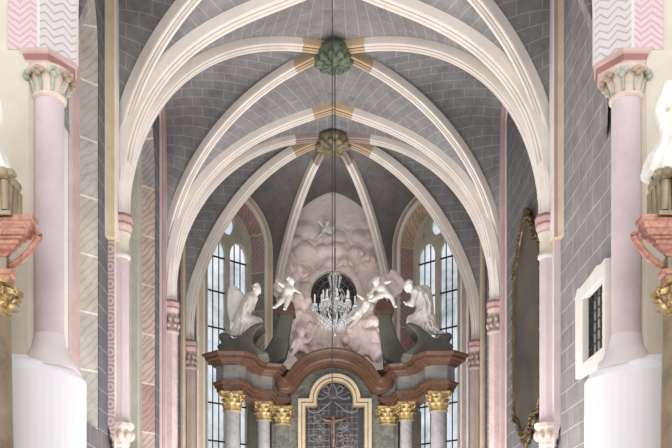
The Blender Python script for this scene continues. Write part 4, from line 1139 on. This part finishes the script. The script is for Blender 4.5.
for k in range(NA):
    a = k*2*math.pi/NA+.13; c_, s_ = math.cos(a), math.sin(a); ro = .5 if k % 2 == 0 else .36; zo = zc_ if k % 2 == 0 else zc_+.06
    mb = MB()
    pr_ = [(.04, 6.45), (.12, 6.33), (.24, 6.32), (ro*.85, 6.44), (ro, 6.6), (ro, zo-EYE)]
    mb.tube(catmull([(hx+c_*r_, hy+s_*r_, EYE+z_) for r_, z_ in pr_], 5), .014, 6)
    mb.tube(catmull([(hx+c_*r_, hy+s_*r_, EYE+z_) for r_, z_ in ((.03, 6.95), (.1, 7.08), (.2, 7.05), (.25, 6.92), (.2, 6.85))], 4), .011, 5)
    ar = child(mb.build('arm', ['silver']), ch)
    mb = MB(); mb.lathe((hx+c_*ro, hy+s_*ro, zo), [(.01, -.03), (.06, -.01), (.065, .01), (.02, .015), (.022, .05), (.018, .05)], 12); child(mb.build('drip_pan', ['crystal']), ar)
    mb = MB(); mb.lathe((hx+c_*ro, hy+s_*ro, zo+.03), [(.02, 0), (.02, .2), (.008, .215)], 10); mb.tube([(hx+c_*ro, hy+s_*ro, zo+.24), (hx+c_*ro, hy+s_*ro, zo+.26)], .004, 5); child(mb.build('candle', ['candle']), ar)
    mb = MB()
    for j in range(6):
        b = j*math.pi/3; x_, y_ = hx+c_*ro+.058*math.cos(b), hy+s_*ro+.058*math.sin(b)
        for i in range(3): mb.ball((x_, y_, zo-.03-.05*i), (.013, .013, .02 if i < 2 else .035), 0, 5, 4)
    for j in range(9):   # garland from the arm end to the stem, and drops under the arm
        t = j/8; rr_ = ro*(1-t)+.05*t; z_ = zo-.02+t*.32-.32*math.sin(math.pi*t)*.5
        mb.ball((hx+c_*rr_, hy+s_*rr_, z_), .017, 0, 6, 4)
    for j in range(6):
        rr_ = .07+(ro-.1)*j/6; z_ = EYE+6.30-.06*(j % 2)
        mb.ball((hx+c_*rr_, hy+s_*rr_, z_), (.018, .018, .04), 0, 5, 4); mb.ball((hx+c_*rr_*.8, hy+s_*rr_*.8, z_-.1+.03*j/6), (.016, .016, .035), 0, 5, 4)
    for i in range(7): mb.ball((hx+c_*(.12+.05*i), hy+s_*(.12+.05*i), EYE+6.18+.03*i), (.017, .017, .035), 0, 5, 4); mb.ball((hx+c_*(.05+.05*i), hy+s_*(.05+.05*i), EYE+6.6+.05*(i%3)), (.017, .017, .03), 0, 5, 4)
    for i in range(4): mb.ball((hx+c_*ro*.55, hy+s_*ro*.55, EYE+6.86-.07*i), (.014, .014, .026), 0, 5, 4)
    tag(child(mb.build('crystal_strand', ['crystal']), ar), kind='stuff')
mb = MB(); z0_ = zt_; zk = EYE+12.66
mb.tube([(hx, hy, z0_-.02), (hx, hy, zk)], .012, 6)
for k in range(9): mb.ball((hx, hy, z0_+.05+k*.06), (.02, .02, .035), 0, 6, 4)
child(mb.build('suspension_cable', ['steel']), ch)
mb = MB(); sx_, sy_ = X_(332.2, 17.1), 17.1
mb.tube([(sx_, sy_, 2.9), (sx_, sy_, EYE+12.95)], .008, 6)
sl = mb.build('hanging_lamp_cord', ['steel']); tag(sl, 'thin dark cord hanging from the nearest vault down the middle of the whole photo', 'cord')

# ---- large framed painting on the right wall ----
M['canvas'] = NT('dark_old_painting', .35).m
def canvas_mat():
    m = NT('dark_old_painting', .35, 0, .5); o = m.tc.outputs['Object']
    n1 = m.noise(.9, o, 5, .6, .6); m.bump(m.noise(30, o, 2), .05)
    return m.done(m.ramp(n1, [(.3, (48, 46, 42)), (.5, (66, 62, 54)), (.62, (86, 72, 60)), (.75, (60, 58, 50))]))
M['canvas'] = canvas_mat()
M['giltframe'] = stone('dull_gilt_frame', (88, 74, 52), .3, 6, .4, .4, .4)
ol = [(20.1, 4.0), (20.08, 5.8), (20.1, 7.25), (20.3, 7.7), (20.75, 7.85), (20.95, 8.3), (21.35, 8.55), (21.7, 8.6), (22.05, 8.55), (22.4, 8.3), (22.55, 7.95), (22.9, 7.9), (23.05, 7.6), (23.08, 5.8), (23.05, 4.3), (22.9, 3.95), (22.45, 3.8), (22.2, 3.5), (21.7, 3.4), (21.2, 3.5), (20.95, 3.8), (20.3, 3.75)]
ol = [(a, EYE+b) for a, b in ol]
cen = (21.58, EYE+5.95)
def shr(l, k): return [(a+(cen[0]-a)*k*1.9, b+(cen[1]-b)*k) for a, b in l]
xw = 4.74
pt = empty('framed_painting', (xw-.1, 21.58, EYE+3.3), 'tall dark painting in an ornate dull gilt frame on the right wall', 'painting')
child(plate('canvas', [shr(ol, .05)], (xw-.08, 0, 0), (0, 1, 0), (0, 0, 1), .04, ['canvas']), pt)
mb = MB(); pp = [V((xw-.08, a, b)) for a, b in ol]; pp.append(pp[0].copy())
sweep(mb, pp, V((-1, 0, 0)), [(-.08, -.02), (.05, -.02), (.07, .02), (.05, .05), (.09, .08), (.07, .12), (.02, .14), (-.08, .14)], 0, 1)
fo = child(mb.build('frame', ['giltframe']), pt)
mb = MB()
pl_ = catmull(pp[:-1], 7, True)
for i, p in enumerate(pl_):
    if i % 2 == 0: mb.ball(p+V((-.08, 0, 0)), (.035, .05, .045), 0, 7, 5)
child(mb.build('beading', ['giltframe']), pt)['kind'] = 'stuff'
for (a, b) in ((21.7, 8.72), (21.5, 8.6), (21.9, 8.6), (20.75, 7.95), (22.6, 8.05), (21.7, 3.3), (21.4, 3.4), (22.0, 3.4), (20.9, 3.72), (22.5, 3.75), (20.2, 7.5), (23.0, 7.75)):
    mb = MB()
    for k in range(5): mb.ball((xw-.1, a+.1*math.cos(k*1.26), EYE+b+.1*math.sin(k*1.26)), (.07, .09, .1), 0, 8, 5)
    child(mb.build('carved_ornament', ['giltframe']), pt)

# ---- barred window in the right wall ----
M['greyglass'] = stone('grey_window_glass', (176, 174, 168), .15, 3, .3, .02)
gw = empty('barred_window', (xw, 16.0, EYE+3.62), 'small barred window in a thick white frame low on the right wall', 'window')
fo_ = [(15.12, 3.62), (16.93, 3.72), (16.95, 5.25), (16.8, 5.38), (16.6, 5.34), (16.0, 5.36), (15.6, 5.40), (15.35, 5.34), (15.12, 5.36)]
fi_ = [(15.25, 3.9), (16.45, 3.9), (16.45, 5.08), (15.25, 5.08)]
child(plate('window_surround', [[(a, EYE+b) for a, b in fo_], [(a, EYE+b) for a, b in fi_]], (xw-.1, 0, 0), (0, 1, 0), (0, 0, 1), .12, ['whitewash2'], None, 0, False, .015), gw)
child(plate('pane', [[(a, EYE+b) for a, b in fi_]], (xw-.005, 0, 0), (0, 1, 0), (0, 0, 1), .01, ['greyglass']), gw)
mb = MB()
for k in range(5): y = 15.25+1.2*(k+.5)/5; mb.tube([(xw-.06, y, EYE+3.88), (xw-.06, y, EYE+5.1)], .015, 6)
for k in range(6): z = EYE+3.9+1.18*(k+.5)/6; mb.tube([(xw-.07, 15.22, z), (xw-.07, 16.48, z)], .015, 6)
child(mb.build('grille', ['iron']), gw)

# the carved body on the altar crucifix
mb = MB(); yc_ = Yc-.07
head(mb, at(333.2, 418, yc_), .07, (.2, -.9, -.4))
cap(mb, [at(332.9, 421, yc_), at(333, 426, yc_), at(332.8, 431, yc_)], [.085, .075, .08])
for e in (-1, 1):
    wr = at(332.9+e*11.5, 418.2, yc_+.02); cap(mb, [at(332.9+e*2.2, 420.8, yc_), at(332.9+e*7, 420, yc_), wr], [.038, .03, .02]); hand(mb, wr, wr+Vector((e*.07, 0, .02)), .02, (0, 0, 1))
    cap(mb, [at(332.9+e*1, 432, yc_), at(333.2+e*.8, 439, yc_-.05), at(332.9+e*.3, 446.5, yc_)], [.05, .04, .028])
co = remesh(mb, 'corpus', 'flesh', .014, None, 2, .004, 9); child(co, cr)

# ---- side altars at the edges of the photo ----
def slab_stack(mb, x1, yf, yb, layers, x0=-6.3):
    rows = [[(x0, yf-o*.5, z), (x1+o, yf-o*.5, z), (x1+o, yb, z), (x0, yb, z)] for z, o in layers]
    for i in range(len(rows)-1):
        mb.add(rows[i]+rows[i+1], [(k, (k+1) % 4, 4+(k+1) % 4, 4+k) for k in range(4)], 0)
    mb.add(rows[-1], [(0, 1, 2, 3)], 0); mb.add(rows[0], [(3, 2, 1, 0)], 0)
for mir, s in ((False, 'left'), (True, 'right')):
    sx = -.02 if mir else 0
    sa = empty('side_altar', ((5.15 if mir else -5.15), 13.2, 0), 'side altar with salmon red cornice and gilded capital at the %s edge of the photo' % s, 'altar', 'side altars at the edges')
    x, y, r = -5.02+sx, 12.95, .35
    mb = MB(); mb.lathe((x, y, 0), [(r*1.06, 1.6), (r*1.04, 3), (r*.93, EYE+3.75)], 28); mb.build('column_shaft', ['marb_olive'], sa, mir)
    mb = MB(); mb.lathe((x, y, 0), [(r*1.5, 1.3), (r*1.5, 1.42), (r*1.2, 1.5), (r*1.3, 1.56), (r*1.06, 1.62)], 28); mb.build('column_base', ['gold'], sa, mir)
    mb = MB(); mb.box((-5.4, 13.15, .65), (1.8, 1.5, 1.3)); mb.build('pedestal', ['marb_red2'], sa, mir)
    mb = MB(); mb.box((-5.7, 13.5, 3.4), (1.1, .9, 6.0)); mb.build('back_pilaster', ['marb_olive'], sa, mir)
    mb = MB(); corinthian(mb, x, y, EYE+3.72, .47, r*.86); mb.build('capital', ['gold'], sa, mir)
    X1 = -4.71+sx
    mb = MB(); slab_stack(mb, X1, 12.9, 13.1, [(EYE+4.18, -.02), (EYE+4.23, -.02), (EYE+4.24, .01), (EYE+4.32, .02), (EYE+4.35, .05), (EYE+4.41, .06)]); mb.build('architrave', ['marb_red2'], sa, mir)
    mb = MB(); slab_stack(mb, X1, 12.9, 13.1, [(EYE+4.41, -.03), (EYE+4.62, -.03)]); mb.build('frieze', ['marb_olive'], sa, mir)
    mb = MB(); slab_stack(mb, X1, 12.9, 12.97, [(EYE+4.60, -.01), (EYE+4.64, .02), (EYE+4.66, .05), (EYE+4.69, .10), (EYE+4.74, .14), (EYE+4.75, .17), (EYE+4.80, .19), (EYE+4.81, .24), (EYE+4.84, .26), (EYE+4.86, .32), (EYE+4.93, .35), (EYE+4.94, .37), (EYE+5.02, .39), (EYE+5.05, .42), (EYE+5.12, .42)])
    mb.build('cornice', ['marb_red2'], sa, mir)
    mb = MB(); pts = catmull([at(8, 267, 13.05), at(18, 262, 13.0), at(27, 254, 12.95), at(33, 246, 12.95), at(38.5, 238, 12.95), at(38, 234, 12.95), at(35, 236, 12.95)], 5)
    mb.tube(pts, [.03, .04, .05, .05]+[.055]*(len(pts)-12)+[.05, .05, .04, .04, .04, .03, .03, .02], 8); mb.build('scroll', ['marb_red2'], sa, mir)
    fc = empty('fluted_console', ((5.15 if mir else -5.15), 12.9, EYE+5.08), 'olive gilded fluted console with rolled top above the %s side altar cornice' % s, 'console', 'fluted consoles on the side altars')
    ex = -4.60-(.0 if not mir else -.05)
    mb = MB(); mb.box((ex-.62, 12.95, EYE+5.35), (1.2, .6, .54), 0); mb.box((ex-.6, 12.95, EYE+5.11), (1.26, .68, .06), 0)
    for k in range(8): mb.tube([(ex-.06-.15*k, 12.66, EYE+5.16), (ex-.06-.15*k, 12.62, EYE+5.56)], .062, 8)
    for k in range(3): mb.tube([(ex-.04, 12.72+.18*k, EYE+5.16), (ex-.02, 12.72+.18*k, EYE+5.56)], .05, 8)
    mb.build('fluted_block', ['bronze'], fc, mir)
    mb = MB()
    for k in range(8): mb.tube([(ex-.06-.15*k, 12.56, EYE+5.64), (ex-.06-.15*k, 13.1, EYE+5.66)], .085, 10); mb.ball((ex-.06-.15*k, 12.56, EYE+5.64), .087, 0, 10, 7)
    mb.ball((ex+.02, 12.6, EYE+5.65), (.085, .06, .075), 0, 10, 7); mb.ball((ex+.09, 12.6, EYE+5.62), .035, 0, 8, 5)
    mb.build('rolled_top', ['bronze'], fc, mir)
    mb = MB(); ox = ex-.62 if not mir else ex-.45
    Yd = 12.95; zb0 = EYE+5.75
    rx = .5 if not mir else .56
    cap(mb, [V((ox, Yd, zb0+.25)), V((ox, Yd, zb0+.6)), V((ox-.05, Yd, zb0+1.0)), V((ox-.05, Yd, zb0+1.35))], [.26, .3, .25, .25])
    for k in range(14):
        a = k*math.pi/7; mb.tube([(ox+rx*math.cos(a), Yd+.26*math.sin(a), zb0), (ox+rx*.86*math.cos(a), Yd+.26*math.sin(a), zb0+.2), (ox+.3*math.cos(a), Yd+.22*math.sin(a), zb0+.55), (ox+.2*math.cos(a), Yd+.18*math.sin(a), zb0+.9)], [.09, .09, .09, .06], 8)
    head(mb, (ox-.1, Yd-.05, zb0+1.72), .15, (.4, -1, -.1)); cap(mb, [V((ox-.07, Yd, zb0+1.35)), V((ox-.1, Yd, zb0+1.6))], [.09, .08])
    for e in (-1, 1):
        wr = V((ox+e*.34, Yd-.12, zb0+.62)); cap(mb, [V((ox+e*.22, Yd, zb0+1.3)), V((ox+e*.36, Yd+.02, zb0+.95)), wr], [.1, .085, .055]); hand(mb, wr, wr+V((e*.1, -.06, .04)), .045, (0, .5, .8))
    if mir:
        for v_ in range(len(mb.v)): q_ = mb.v[v_]; mb.v[v_] = (-q_[0], q_[1], q_[2])
    fig('draped_statue', 'white draped statue on the %s fluted console, cut by the photo edge' % s, 'statue', 'draped statues on the side altars', mb, .03, .03, 5, 3 if mir else 8)
